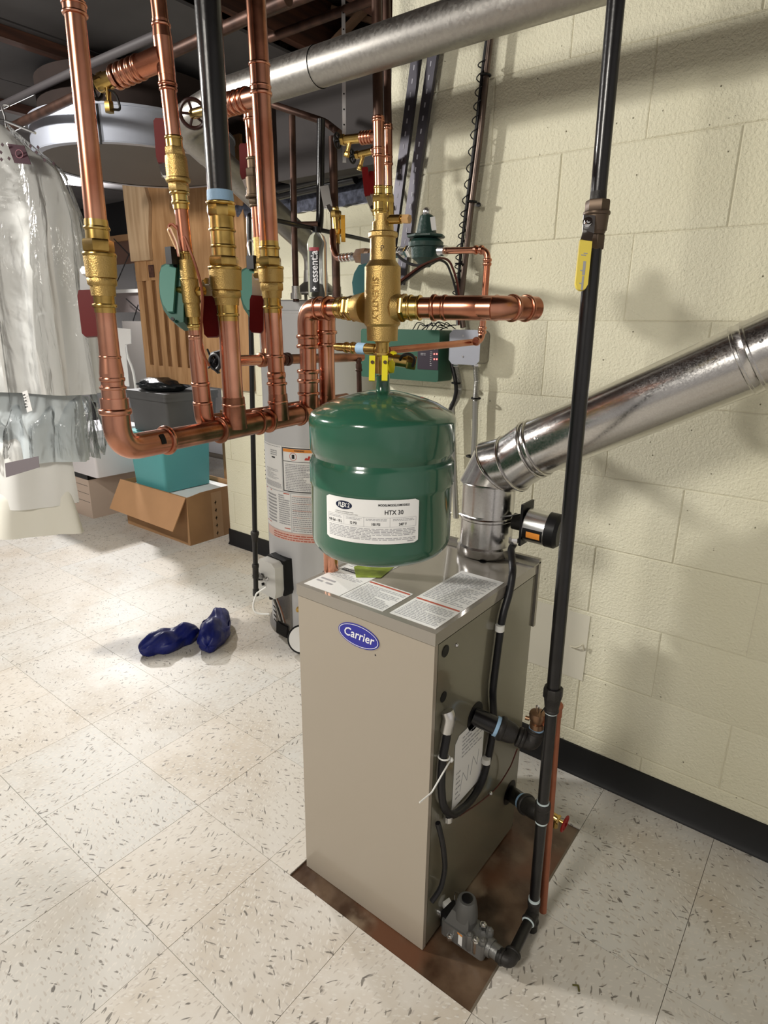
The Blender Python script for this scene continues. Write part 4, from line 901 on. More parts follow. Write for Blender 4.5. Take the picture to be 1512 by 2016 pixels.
# ============================================================ GAS RISER AND BOILER CONNECTIONS
G0 = aZ(1050, 1790, .06); Gt = vtop(G0, 1213, 0); LG = Line(G0, Gt)
gr = thing('gas_riser', 'tall black iron pipe at the right running from the ceiling down to the floor', 'iron pipe', tuple(LG.at(1838)))
part(gr, 'pipe', iron, LG, [(-90, 382, 39, 'c', 33)]); totop(gr, LG, -88, rad(39, LG.at(-88)), iron); part(gr, 'nipple', iron_cast, LG, [(376, 397, 33, 'c', 34)])
part(gr, 'pipe', iron, LG, [(490, 1362, 34.5, 'c', 27.5)])
part(gr, 'mill_mark', conduit, LG, [(668, 696, 32.5, 'c', 32.2)])
part(gr, 'reducer', iron_cast, LG, [(1353, 1373, 39, 'o'), (1372, 1396, 35, 'c', 27), (1395, 1401, 30, 'b')])
part(gr, 'thread_dope', white_dope, LG, [(1400, 1403, 25.5, 'c')])
part(gr, 'pipe', iron, LG, [(1396, 1584, 24, 'c', 22.5)]); part(gr, 'thread_dope', white_dope, LG, [(1577, 1582, 25, 'c')])
part(gr, 'coupling', iron_cast, LG, [(1580, 1592, 32, 'b'), (1588, 1604, 29, 'c', 31), (1600, 1614, 31, 'b')]); part(gr, 'thread_dope', white_dope, LG, [(1613, 1618, 25, 'c')])
part(gr, 'pipe', iron, LG, [(1614, 1772, 22.5, 'c', 20.5)]); part(gr, 'thread_dope', white_dope, LG, [(1767, 1773, 23, 'c')])
tp = LG.at(1796); gA = aZ(922, 1828, .045); gv_in = V((gA.x + .078, gA.y - .004, .034)); ge = V((tp.x + .004, gv_in.y, .036)); td = (ge - tp).normalized()
k = M(); stackm(k, LG, [(1772, 1780, 26, 'b'), (1778, 1812, 23, 'c'), (1810, 1817, 26, 'b')]); k.cyl(tp, tp + td * .024, .0145); k.bead(tp + td * .024, td, .0165, .007); k.build('tee', iron_cast, gr)
part(gr, 'drip_cap', iron_cast, LG, [(1818, 1838, 23, 'c', 22)])
M().tube([tp + td * .022, ge], .0118, n=18).build('nipple', iron, gr); M().torus(tp + td * .028, td, .0125, .0022).build('thread_dope', white_dope, gr)
k = M(); k.tube([ge - td * .02, ge, gv_in], .0155, .022, n=20); k.bead(ge - td * .02, td, .018, .007); k.bead(ge + (gv_in - ge) * .6, gv_in - ge, .018, .007); k.build('elbow', iron_cast, gr)
gb = thing('gas_ball_valve', 'dark bronze gas shutoff valve with yellow lever on the tall black pipe', 'valve', tuple(LG.at(490)))
part(gb, 'end_nut', mat('bronze_dark', rgb(96, 82, 70), .45, .8), LG, [(394, 418, 48, 'h')])
part(gb, 'body', MT['bronze_dark'], LG, [(416, 425, 55, 'b'), (424, 455, 50, 'c', 46), (454, 462, 44, 'c', 38), (462, 492, 39, 'h')])
dg = dep(LG.at(440)) - .02; back = R @ V((0, 0, 1))
s_, n_, m_, e_ = aD(1160, 424, dg), aD(1158, 459, dg), aD(1153, 475, dg - .006), aD(1143, 572, dg - .006)
k = M(); k.bar(s_, n_, .0185, .0026, up=back); k.bar(n_ - (n_ - s_).normalized() * .002, m_, .0175, .0026, up=back); lv = k.build('lever', steel, gb)
d = (e_ - m_).normalized(); u = d.cross(back).normalized(); w2 = .0098
q = [m_ - u * w2, e_ - d * w2 - u * w2, e_ - d * w2 * .3 - u * w2 * .7, e_ - u * w2 * .2, e_ + u * w2 * .2, e_ - d * w2 * .3 + u * w2 * .7, e_ - d * w2 + u * w2, m_ + u * w2]
M().prism([x + back * .0025 for x in q], -back * .006).build('sleeve', yellow_lever, lv)
for i, (w_, o_) in enumerate(((.006, .25), (.008, .29), (.012, .42), (.005, .6), (.009, .72), (.004, .86))):
    p = m_ + (e_ - m_) * o_ + back * .0029 + u * (.002 if i % 2 else -.001); M().bar(p, p + (d * (.022 if i in (2, 4) else .0016)), w_ * .35 if i in (2, 4) else w_, .0003, up=back).build('lever_print', ink, lv)
nc = aD(1157, 437, dg - .003); M().lathe(nc - back * .001, back, [(0, .0078), (.001, .0078), (.001, .0065), (.006, .006), (.006, .003), (.008, .003)], 20).build('stem_nut', chrome, lv)

# boiler supply stub with elbow and relief valve
xb = bx1
sb = thing('supply_stub', 'black iron nipple, coupling and elbow coming out of the boiler side with blue tape', 'iron pipe', (xb + .03, .235, .49))
h = aX(935, 1410, xb); hs = V((1, 0, 0)); e_ = aX(1047, 1462, .575); hd_ = (e_ - h).normalized()
M().lathe(h + V((.0006, 0, 0)), (1, 0, 0), [(0, .034), (.0008, .034)], 28).build('hole', black, sb)
Lh = (e_ - h).length
M().cyl(h - hd_ * .004, h + hd_ * Lh * .5, .0205, n=24).build('nipple', iron, sb); 
M().cyl(h + hd_ * Lh * .36, h + hd_ * Lh * .42, .0228, n=24).build('thread_tape', tape_blue, sb)
k = M(); k.bead(h + hd_ * Lh * .47, hd_, .0275, .014); k.lathe(h + hd_ * Lh * .5, hd_, [(0, .0255), (.02, .023), (.03, .019)], 24); k.bead(h + hd_ * Lh * .78, hd_, .0225, .008); k.build('reducing_coupling', iron_cast, sb)
up_ = aD(1056, 1438, dep(e_)); k = M(); k.tube([h + hd_ * Lh * .80, e_ - V((0, 0, .002)), up_], .0185, .024, n=22, fn=8); k.bead(h + hd_ * Lh * .84, hd_, .0225, .009); k.bead(up_, V((0, 0, 1)), .0215, .008); k.build('elbow', iron_cast, sb)
rv = thing('relief_valve', 'small bronze relief valve standing on the iron elbow beside the boiler', 'valve', tuple(up_))
k = M(); bz_ = mat('bronze', rgb(150, 118, 92), .38, .85, noise=.2, nscale=30)
k.lathe(up_, (0, 0, 1), [(0, .0125), (.008, .0125), (.008, .0155), (.02, .0155), (.021, .013), (.03, .0175), (.04, .019), (.046, .017), (.049, .008)], 24); k.build('body', bz_, rv)
M().lathe(up_, (0, 0, 1), [(.001, .0165), (.007, .0165)], 24).build('thread_tape', tape_blue, rv)
k = M(); k.tube([up_ + V((-.005, 0, .048)), up_ + V((-.005, 0, .062)), up_ + V((.001, 0, .062)), up_ + V((.001, 0, .048))], .0016, .003, n=6); k.build('test_lever', chrome, rv); M().tube([up_ + V((.006, 0, .048)), up_ + V((.014, 0, .066))], .0012, n=6).build('lever_wire', black, rv)
M().cyl(up_ + V((-.018, -.0, .022)), up_ + V((-.027, -.002, .022)), .005, n=10).build('outlet', bz_, rv)
# copper discharge pipe
D0 = aZ(1067, 1792, .03); 
D0 = aD(1069, 1790, dep(G0) + .045); D1 = vtop(D0, 1099, 1392); LDp = Line(D0, D1)
dp_ = thing('discharge_pipe', 'thin dull copper discharge pipe standing close behind the black iron riser', 'copper pipe', tuple(D0))
k = M(); stackm(k, LDp, [(1794, 1400, 15, 'c', 14.5)]); k.build('pipe', mat('copper_flat', rgb(178, 112, 84), .5, .6, noise=.2, nscale=20), dp_)
k = M(); stackm(k, LDp, [(1410, 1392, 17, 'c')]); k.ball(LDp.at(1390), .011, 12); k.cyl(LDp.at(1390), up_ + V((.02, .0, .022)), .0085); k.build('elbow', MT['copper_flat'], dp_)
# return stub
rt = thing('return_stub', 'lower black iron nipple and elbow with blue tape leaving the boiler side', 'iron pipe', (xb + .05, .455, .12))
h2 = aX(1003, 1560, xb); e2_ = aX(1056, 1598, .555); hd2 = (e2_ - h2).normalized(); Lh = (e2_ - h2).length
M().lathe(h2 + V((.0006, 0, 0)), (1, 0, 0), [(0, .034), (.0008, .034)], 28).build('hole', black, rt)
M().cyl(h2, h2 + hd2 * Lh * .55, .0205, n=22).build('nipple', iron, rt); M().cyl(h2 + hd2 * Lh * .5, h2 + hd2 * Lh * .6, .0225, n=22).build('thread_tape', tape_blue, rt)
k = M(); k.bead(h2 + hd2 * Lh * .64, hd2, .0275, .014); k.tube([h2 + hd2 * Lh * .6, e2_, e2_ + V((.03, .01, 0))], .023, .03, n=22); k.bead(e2_ + V((.03, .01, 0)), V((.03, .01, 0)), .0255, .01); k.build('tee', iron_cast, rt)
b0 = e2_ + V((.034, .012, .0)); b1 = aD(1112, 1622, dep(b0) - .02); db = (b1 - b0).normalized(); Lb = (b1 - b0).length
bd = thing('boiler_drain', 'brass drain with a dark red hand wheel near the floor right of the black pipe', 'valve', tuple(b0))
k = M(); k.cyl(b0, b0 + db * Lb * .5, .0105); k.hexn(b0 + db * Lb * .45, b0 + db * Lb * .62, .0125); k.cyl(b0 + db * Lb * .6, b1, .0045); k.cyl(b0 + db * Lb * .35, b0 + db * Lb * .35 + V((0, 0, -.025)), .008); k.build('body', brass, bd)
wheel(bd, b1, db, .019, red_hand, 4)

# gas valve at the floor
gvc = V((.535, .105, 0)); gvt = thing('gas_valve', 'grey cast gas valve with black knob low beside the boiler front corner', 'gas valve', (.535, .1, -.0035))
grey_c = mat('cast_aluminium', rgb(132, 132, 130), .4, .6, bump=.15, bscale=200); gdk = mat('regulator_grey', rgb(96, 96, 94), .5, .2)
def P(x, y, z): return V((x, y, z))
gA = aZ(922, 1828, .045); Rg = Matrix.Rotation(math.radians(-8), 3, 'Z')
cx_, cy_ = gA.x, gA.y
def gbox(nm, a, b_, m, lab=None, par=gvt):
    return M().box((cx_ + a[0], cy_ + a[1], a[2]), (cx_ + b_[0], cy_ + b_[1], b_[2]), Rg, (cx_, cy_, (a[2] + b_[2]) / 2)).build(nm, m, par, lab)
M().rbox((cx_ - .058, cy_ - .026, .012), (cx_ + .052, cy_ + .028, .052), .008, 3).build('body', grey_c, gvt)
k = M(); k.prism([P(cx_ - .050, cy_ - .022, .052), P(cx_ + .012, cy_ - .022, .052), P(cx_ + .005, cy_ - .012, .085), P(cx_ - .038, cy_ - .012, .085)], (0, .04, 0)); k.build('regulator_housing', gdk, gvt)
k = M(); k.lathe((cx_ - .012, cy_ + .008, .07), (0, 0, 1), [(0, .027), (.024, .025), (.044, .021), (.047, .0185)], 28); k.build('regulator_tower', gdk, gvt)
k = M(); k.lathe((cx_ - .012, cy_ + .008, .1155), (0, 0, 1), [(0, .0125), (.004, .0125), (.005, .0105), (.0052, .004)], 20); k.build('knob', black, gvt, 'black control knob')
lbp = gbox('label', (-.024, -.0272, .018), (.004, -.0262, .05), white, 'white warning label'); 
gbox('label_band', (-.024, -.0276, .046), (.004, -.0268, .05), ink_o)
gbox('side_box', (-.062, -.024, .02), (-.040, .02, .062), black)
for i, (dx, dy, hh) in enumerate(((.015, -.022, .062), (.03, -.02, .056), (.044, -.014, .06), (.03, .012, .07), (.046, .014, .064), (-.03, -.03, .03))):
    k = M(); k.hexn((cx_ + dx, cy_ + dy, .02), (cx_ + dx, cy_ + dy, hh), .0085); k.ball((cx_ + dx, cy_ + dy, hh), .005, 8); k.build('fitting', chrome if i % 2 else grey_c, gvt)
M().lathe((cx_ + .05, cy_, .034), (1, -.05, 0), [(0, .02), (.012, .02), (.012, .016), (.03, .016)], 20).build('inlet_flange', grey_c, gvt)
M().lathe((cx_ - .056, cy_ + .002, .034), (-1, .12, 0), [(0, .012), (.05, .012)], 16).build('outlet_pipe', steel, gvt)
M().bar((cx_ - .055, cy_ + .01, .05), (bx1 - .0, cy_ + .015, .062), .02, .012).build('wire_plug', white_pl, gvt)
M().tube([(cx_ - .045, cy_ + .02, .06), (cx_ - .052, cy_ + .02, .1), (cx_ - .035, cy_ + .015, .112), (cx_ - .024, cy_ + .01, .1)], .0016, .012, n=6).build('pilot_tube', chrome, gvt)

# ============================================================ PIPING BEHIND THE SEPARATOR
for (xb_, yb_, xt_, yt_, dpt, w0, ytop, lab, nm) in ((748, 455, 743, 100, 1.72, 22, 252, 'left one of the paired copper pipes above the air separator', 'pair_pipe'), (766, 455, 762, 100, 1.80, 16, 330, 'right, slimmer one of the paired copper pipes above the air separator', 'pair_pipe')):
    pb = aD(xb_, yb_, dpt); LX = Line(pb, vtop(pb, xt_, yt_))
    o = thing('paired_copper_riser', lab, 'copper pipe', tuple(pb), 'paired copper risers behind the separator')
    left = xb_ < 750
    yA, yB = (237, 304) if left else (252, 320)
    part(o, 'old_pipe', copper_old, LX, [(-60, yA - 5, w0 * .95, 'c')])
    totop(o, LX, -58, rad(w0 * .95, LX.at(-58)), copper_old); part(o, 'tee', copper, LX, [(yA - 8, yA - 2, w0 * 1.15, 'b'), (yA - 3, yA + 4, w0 * 1.2, 'b'), (yA, yB, w0 * 1.05, 'c'), (yB - 14, yB - 8, w0 * 1.12, 'b'), (yB, yB + 6, w0 * 1.18, 'b')])
    part(o, 'pipe', copper, LX, [(yB + 4, 368, w0 * .92, 'c')])
    part(o, 'adapter', brass, LX, [(366, 372, w0 * 1.1, 'b'), (372, 384, w0, 'c')])
    bv = thing('ball_valve', ('left' if left else 'right') + ' brass ball valve above the separator with a red lever pointing up', 'valve', tuple(LX.at(450)), 'brass valves above the separator')
    part(bv, 'body', brass, LX, [(382, 388, w0 * 1.2, 'b'), (386, 400, w0 * 1.35, 'h'), (399, 424, w0 * 1.3, 'c')] + ([(413, 418, w0 * 1.5, 'b')] if left else []) + [(424, 470, w0 * 1.1, 'c')])
    if left: lever('l', bv, (733, 410, dpt - .02), (724, 386, dpt - .01), (718, 330, dpt - .01), .018, red_vinyl, steel)
    else: lever('l', bv, (738, 400, dpt + .03), (733, 382, dpt + .03), (731, 338, dpt + .03), .016, red_vinyl, steel)
    yb2 = 268 if left else 290; st = LX.at(yb2); en = aD(672 if left else 700, 276 if left else 306, dep(st) + .05); dd = (en - st).normalized(); L_ = (en - st).length
    k = M(); k.tube([st, st + dd * L_ * .45], rad(w0 * .95, st), n=16)
    for t in (.2, .28, .36, .44): k.bead(st + dd * L_ * t, dd, rad(w0 * 1.15, st), .007, 16)
    k.build('branch', copper, o)
    dv_ = thing('drain_valve', ('upper' if left else 'lower') + ' brass drain valve sticking out left of the paired copper risers', 'valve', tuple(en), 'drain valves behind the separator')
    k = M(); a_ = st + dd * L_ * .46; k.cyl(a_, en, rad(w0 * .8, st), n=16); k.hexn(en - dd * .012, en, rad(w0, st)); k.build('body', brass, dv_)
    q = st + dd * L_ * .75; q2 = q + V((-.008, -.004, -.03)); k = M(); k.cyl(q, q2, .006, n=12); k.hexn(q2, q2 + (q2 - q).normalized() * .014, .0085); k.build('cap', brass, dv_)
    wheel(dv_, en + dd * .012, dd, .018, black)
# old pipes beside the bottle
def oldpipe(name, lab, pts, r, m=copper_old, fil=.02, grp=None, cat='pipe'):
    o = M().tube(pts, r, fil, n=14).build(name, m); return tag(o, lab, cat, grp)
oldpipe('old_drop_pipe', 'old brown pipe dropping from above onto the left of the water heater top', [aD(583, 594, 2.25), aD(579, 440, 2.2), aD(575, 228, 2.12)], .0115)
M_ = oldpipe('old_black_pipe', 'black pipe with a cross branch behind the clear bottle', [aD(628, 452, 2.22), aD(630, 430, 2.22), aD(632, 235, 2.12)], .014, iron)
oldpipe('old_cross_pipe', 'short horizontal old pipe joining the two drops behind the clear bottle', [aD(582, 443, 2.2), aD(626, 442, 2.2)], .011, copper_old)
oldpipe('old_copper_drop', 'brown copper pipe dropping to the right side of the water heater top', [aD(663, 592, 2.2), aD(659, 440, 2.15), aD(655, 270, 2.1)], .0145)
oldpipe('black_cross_pipe', 'black iron pipe running level along the top of the rear wall', [aY(548, 372, 1.40), aY(760, 322, 1.40)], .022, iron)
oldpipe('black_cross_pipe', 'second black iron pipe level just under the first along the rear wall top', [aY(548, 386, 1.42), aY(700, 352, 1.42)], .020, iron)
gl = thing('gas_cock', 'brass ball valve with an orange lever on the brown copper pipe right of the bottle', 'valve', tuple(aD(663, 470, 2.1)))
LC = Line(aD(664, 500, 2.08), aD(660, 400, 2.05))
part(gl, 'body', brass, LC, [(408, 416, 14, 'b'), (416, 430, 22, 'o'), (430, 452, 19, 'c'), (452, 462, 21, 'h'), (462, 480, 14, 'c')]); M().bar(aD(675, 424, 2.05), aD(676, 476, 2.05), .014, .006, up=back).build('lever', orange_lever, gl); M().bar(aD(665, 432, 2.05), aD(676, 426, 2.05), .01, .005, up=back).build('stem', brass, gl)
M().bar(aD(646, 408, 2.07), aD(638, 366, 2.06), .03, .004, up=back).build('grey_lever', steel, gl)
M().bar(aD(660, 426, 2.06), aD(645, 404, 2.07), .014, .006, up=back).build('lever_bend', steel, gl)
# fill line: elbow, union, pressure reducing valve
fl2 = thing('fill_line', 'silver and copper fill line leading right from behind the bottle to the regulator', 'copper pipe', tuple(aD(700, 505, 1.7)))
M().tube([aD(655, 455, 2.02), aD(656, 490, 1.98), aD(664, 509, 1.96), aD(690, 506, 1.88), aD(720, 502, 1.8)], .0105, .02, n=12).build('pipe', copper, fl2)
FL = Line(aD(668, 508, 1.94), aD(820, 494, 1.56)); k = M()
for x in (673, 679, 686, 693): k.bead(FL.at(x, 0), FL.d, .013, .007, 16)
k.tube([FL.at(694, 0), FL.at(812, 0)], .0105, n=14); k.build('pipe', chrome, fl2)
k = M(); k.hexn(FL.at(706, 0), FL.at(724, 0), .022); k.cyl(FL.at(724, 0), FL.at(734, 0), .018); k.build('union', bz_, fl2)
k = M(); k.hexn(FL.at(783, 0), FL.at(792, 0), .016); k.hexn(FL.at(802, 0), FL.at(812, 0), .016); k.build('nuts', chrome, fl2)
pg = aD(838, 495, 1.5); pr_ = thing('pressure_regulator', 'dark green bell shaped pressure regulator on the fill line against the block wall', 'regulator', tuple(pg - V((0, 0, .04))))
k = M(); k.lathe(pg - V((0, 0, .036)), (0, 0, 1), [(0, .012), (.012, .022), (.02, .034), (.045, .037), (.046, .042), (.056, .043), (.062, .036), (.066, .028), (.09, .022), (.115, .0165), (.118, .012)], 26); k.build('bell', green_cast, pr_)
M().hexn(pg + V((0, 0, .03)), pg + V((0, 0, .037)), .047, n=8).build('flange', green_cast, pr_)
k = M(); k.ball(pg + V((0, 0, .088)), .011, 10); k.build('adjusting_screw', steel, pr_); M().tube([pg + V((-.05, -.01, .042)), pg + V((-.02, -.01, .04))], .002, n=6).build('bleed_lever', black, pr_)
M().bar(pg + V((.02, -.005, .075)), pg + V((.026, -.005, .045)), .012, .002, up=back).build('tag', white, pr_)
tl = thing('thin_fill_pipe', 'slim copper pipe running right, down behind the big elbow, then left to the purge valve', 'copper pipe', tuple(aD(950, 660, 1.45)))
q0, q1, q2, q3, q4 = aD(868, 494, 1.46), aD(958, 492, 1.36), aD(950, 668, 1.40), None, aD(765, 690, 1.24)
q1 = aD(961, 492, 1.385); q2 = vtop(q1, 948, 672)
M().tube([q0, q1, q2, q4], .0076, .022, n=14, fn=8).build('pipe', copper, tl)
k = M(); k.cyl(aD(866, 494, 1.465), aD(878, 494, 1.45), .0125, n=16); k.build('nut', steel, tl)
k = M()
for c_, d_ in ((aD(937, 492, 1.40), q1 - q0), (aD(948, 492, 1.395), q1 - q0), (Line(q1, q2).at(512), q2 - q1), (Line(q1, q2).at(520), q2 - q1), (Line(q1, q2).at(646), q2 - q1), (Line(q1, q2).at(654), q2 - q1), (aD(938, 672, 1.40), q4 - q2)): k.bead(c_, d_, .0102, .007, 16)
k.build('press_beads', copper, tl)
# ============================================================ RIGHT WALL ITEMS
zp = thing('zone_controller', 'dark green zone control panel with lit red lights on the block wall', 'control panel', tuple(aY(800, 750, YW - .06)))
a, b_ = aY(866, 650, .745), aY(866, 753, .745); a2 = V((-.285 + .02, 0, 0)); xr = a.x
M().rbox((xr - .30, .745, b_.z), (xr, YW - .004, a.z), .008, 2, axis=1).build('enclosure', green_box, zp)
def on(x, y, yy=.7444): return aY(x, y, yy)
pa, pb = on(823, 682), on(862, 729); M().box((pa.x, .7436, pb.z), (pb.x, .745, pa.z)).build('display_panel', mat('panel_dark', rgb(52, 44, 56), .4), zp)
for (x, y, m) in ((857, 687, white), (856, 697, led_r), (861, 697, led_r), (856, 707, led_r), (861, 707, led_r)):
    p = on(x - 1, y, .743); M().ball(p, .0022, 8).build('indicator_light', m, zp)
k = M(); mp = pmap(on(828, 699, .7434), (1, 0, 0), (0, 0, 1)); dashes(k, mp, 0, .018, 0, .008, 2, .45, 3, .012); mp = pmap(on(846, 720, .7434), (1, 0, 0), (0, 0, 1)); dashes(k, mp, 0, .008, 0, .045, 8, .3, 5, .006); k.build('print', ink, zp, kind='stuff')
wb = thing('panel_wires', 'tangle of thin black control wires looping over the top of the green panel', 'wires', tuple(on(845, 640, .78)))
rz = random.Random(8); 
for i in range(7):
    x0 = 812 + i * 9; pts = []
    for j in range(6): pts.append(on(x0 + j * 8 + rz.uniform(-3, 3), 640 + rz.uniform(-7, 8), .765 + rz.uniform(-.01, .015)))
    pts[0] = on(x0, 650, .77); M().tube(pts, .0015, .02, n=5).build('wire', black_r, wb)
eb = thing('junction_box', 'square grey steel electrical junction box on the block wall right of the green panel', 'electrical box', tuple(aY(915, 722, YW - .03)))
a, b_ = aY(887, 650, .765), aY(942, 718, .765)
M().rbox((a.x, .767, b_.z), (b_.x, YW - .004, a.z), .012, 3, axis=1).build('box', galv_old, eb); c_ = .012
k = M(); x0, x1, z0, z1 = a.x - .002, b_.x + .002, b_.z - .002, a.z + .002
k.prism([V(p) for p in ((x0 + c_, .767, z0), (x1 - c_, .767, z0), (x1, .767, z0 + c_), (x1, .767, z1 - c_), (x1 - c_, .767, z1), (x0 + c_, .767, z1), (x0, .767, z1 - c_), (x0, .767, z0 + c_))], (0, -.003, 0)); k.build('cover_plate', box_grey, eb)
for (x, y) in ((912, 661), (911, 702)): p = aY(x, y, .7635); M().cyl(p, p - V((0, .001, 0)), .003, n=10).build('screw', steel, eb)
p = aY(911, 686, .763); M().bar(p, p - V((0, 0, .016)), .004, .004).build('toggle', white_pl, eb)
def wallpath(pts, y): return [aY(x_, y_, y if not isinstance(y, list) else y[i]) for i, (x_, y_) in enumerate(pts)]
cdt = thing('wall_conduit', 'brown metal conduit running up the block wall with wires spiralled around it', 'conduit', tuple(aY(905, 640, .79)))
cp = wallpath([(912, 645), (906, 600), (915, 520), (926, 420), (945, 270), (958, 140), (968, 50), (976, -30)], .79); M().tube(cp, .0085, .03, n=12).build('conduit', conduit, cdt)
cp2 = wallpath([(901, 640), (899, 590), (906, 510), (918, 410), (937, 260), (951, 130), (962, 50), (970, -20)], .785); M().tube(cp2, .0045, .03, n=8).build('cable', black_r, cdt)
sp_ = []
def lerp_path(P_, t):
    n = len(P_) - 1; i = min(int(t * n), n - 1); f = t * n - i; return P_[i] + (P_[i+1] - P_[i]) * f
for i in range(170):
    t = .12 + .62 * i / 169; c_ = lerp_path(cp2, t); a_ = i * .75; sp_.append(c_ + V((math.cos(a_) * .011 - .004, math.sin(a_) * .007, 0)))
M().tube(sp_, .0016, 0, n=5).build('spiral_wire', black_r, cdt)
for (x, y) in ((929, 397), (956, 148), (906, 520)): p = aY(x, y, .785); M().torus(p, (0.1, 0, 1), .0125, .0028, 14, 6).build('cable_tie', black, cdt)
for (x, y) in ((935, 405),): p = aY(x, y, .80); M().bar(p - V((.02, 0, 0)), p + V((.02, 0, 0)), .016, .004, up=(0, 0, 1)).build('strap_clamp', steel, cdt); M().cyl(p + V((.016, -.004, 0)), p + V((.016, -.01, 0)), .006, n=10).build('clamp_screw', iron, cdt)
for nm, pts, gname in (('left', ((828, 75), (764, 560)), 0), ('right', ((862, 66), (790, 560)), 0)):
    a, b_ = aY(*pts[0], .80), aY(*pts[1], .80); d = (a - b_).normalized()
    o = thing('slotted_strut', nm + ' dark slotted steel channel leaning on the block wall behind the separator', 'strut channel', tuple(b_), 'slotted steel channels on the block wall')
    u = d.cross(V((0, -1, 0))).normalized(); w = .0155; t = .012; k = M()
    pf = [(-w, 0), (-w, -t), (w, -t), (w, 0), (w - .003, 0), (w - .003, -t + .003), (-w + .003, -t + .003), (-w + .003, 0)]
    k.prism([b_ + u * p_[0] + V((0, p_[1], 0)) for p_ in pf], a - b_); k.build('channel', strut, o)
    n = int((a - b_).length / .032); 
    for i in range(n):
        p = b_ + d * (.02 + .032 * i) + V((0, -t - .0003, 0)); 
        M().bar(p, p + d * .012, .004, .0006, up=(0, 1, 0)).build('slot', mat('slot_grey', rgb(150, 150, 160), .5) if 'slot_grey' not in MT else MT['slot_grey'], o)  # each slot drawn as a pale grey bar on the channel face
for lab, pts, m, r, nm in (('flexible metal conduit hanging below the junction box, left one', ((897, 722), (902, 745), (905, 765), (899, 785), (890, 800), (893, 900), (898, 1020)), flex_m, .009, 'flex_conduit'), ('flexible metal conduit hanging straight down below the junction box, right one', ((937, 722), (939, 750), (936, 790), (935, 850), (932, 900), (926, 950)), flex_m, .0085, 'flex_conduit')):
    o = thing(nm, lab, 'conduit', tuple(aY(*pts[-1], .79)), 'flexible conduits under the junction box')
    P_ = wallpath(pts, .795); fine = [lerp_path(P_, i / 150) for i in range(151)]
    k = M(); k.tube(fine, [r * (1 + .1 * (i % 2)) for i in range(151)], 0, n=10); k.build('armour', m, o)
    M().hexn(P_[0], P_[0] + V((0, 0, .012)), .013).build('connector', chrome, o)
oc = thing('black_cable', 'black cable dropping from the junction box and bending in towards the tank', 'cable', tuple(aY(890, 800, .79))); M().tube(wallpath(((889, 715), (896, 745), (899, 770), (893, 792), (886, 806)), .785), .006, .03, n=8).build('cable', black_r, oc)
M().torus(aY(898, 754, .785), (0, 0, 1), .012, .003, 12, 6).build('cable_tie', black, oc)
for (x, y) in ((937, 784), (927, 898)): tag(M().torus(aY(x, y, .79), (0, 0, 1), .0125, .003, 14, 6).build('cable_tie', black), ('upper' if y < 800 else 'lower') + ' black cable tie around the straight flexible conduit', 'cable tie')
tw = thing('brown_wires', 'pair of brown wires curving from the regulator line down to the conduit', 'wires', tuple(aY(900, 600, .78)))
M().tube([aD(785, 556, 1.35), aD(830, 522, 1.4), aD(868, 507, 1.45), aD(885, 512, 1.47), aD(900, 550, 1.5), aD(905, 590, 1.52), aD(903, 640, 1.52)], .0028, .03, n=6).build('wire', wire_red, tw)
M().tube([aD(788, 560, 1.35), aD(833, 526, 1.4), aD(866, 511, 1.45), aD(880, 518, 1.47), aD(893, 552, 1.5), aD(901, 590, 1.52), aD(901, 640, 1.52)], .0028, .03, n=6).build('wire', black_r, tw)
M().tube([aD(781, 500, 1.5), aD(790, 510, 1.49), aD(815, 524, 1.48), aD(850, 520, 1.47), aD(868, 507, 1.46)], .0035, .02, n=6).build('wire', black_r, tw)
za = thing('zone_valve', 'teal zone valve actuator just left of the air separator against the white wall', 'zone valve', tuple(aD(708, 575, 1.75)), 'zone valves with teal actuators')
Po = [aD(x, y, 1.72) for x, y in ((722, 518), (706, 522), (697, 538), (693, 556), (695, 576), (704, 590), (722, 592))]; M().prism(Po, -back * .06).build('actuator', mat('teal_far', rgb(70, 118, 122), .4), za)
M().box(tuple(aD(722, 510, 1.74) - V((.012, .012, .014))), tuple(aD(722, 510, 1.74) + V((.02, .012, .014)))).build('bracket', black, za)

# ============================================================ OVERHEAD DUCTS
YD = .50; da_ = aY(850, 60, YD); zd = da_.z; rd = .0455
ov = thing('overhead_flue', 'long dull galvanised round duct running level under the joists', 'duct', (0, YD, zd))
xs_ = [-.62, aY(628, 100, YD).x, 1.6]
for i in range(2):
    k = M(); L_ = xs_[i+1] - xs_[i]; k.lathe((xs_[i], YD, zd), (1, 0, 0), [(0, rd + (.001 if i == 0 else 0)), (L_ - .01, rd + .001 if i == 0 else rd), (L_, rd + (.0018 if i == 0 else 0))], 36, False); k.build('duct_section', galv_old, ov)
hv = V((-.84, 1.10, 1.60)); hj = aY(354, 246, YD)
k = M(); k.tube([V((-.60, YD, zd)), hj + V((-.0, 0, 0)), hj + (hv + V((0, 0, .03)) - hj).normalized() * .12], rd + .0015, .06, n=32, fn=10, cap=False); k.build('duct_elbow', galv_old, ov)
vt = thing('heater_vent', 'dull galvanised vent pipe slanting up from the water heater hood to the overhead duct', 'duct', tuple(hv))
k = M(); k.tube([hj + (hv + V((0, 0, .03)) - hj).normalized() * .1, hv + V((0, 0, .03)), hv + V((0, 0, -.09))], rd, .05, n=32, fn=8, cap=False); k.build('vent_pipe', galv_old, vt)
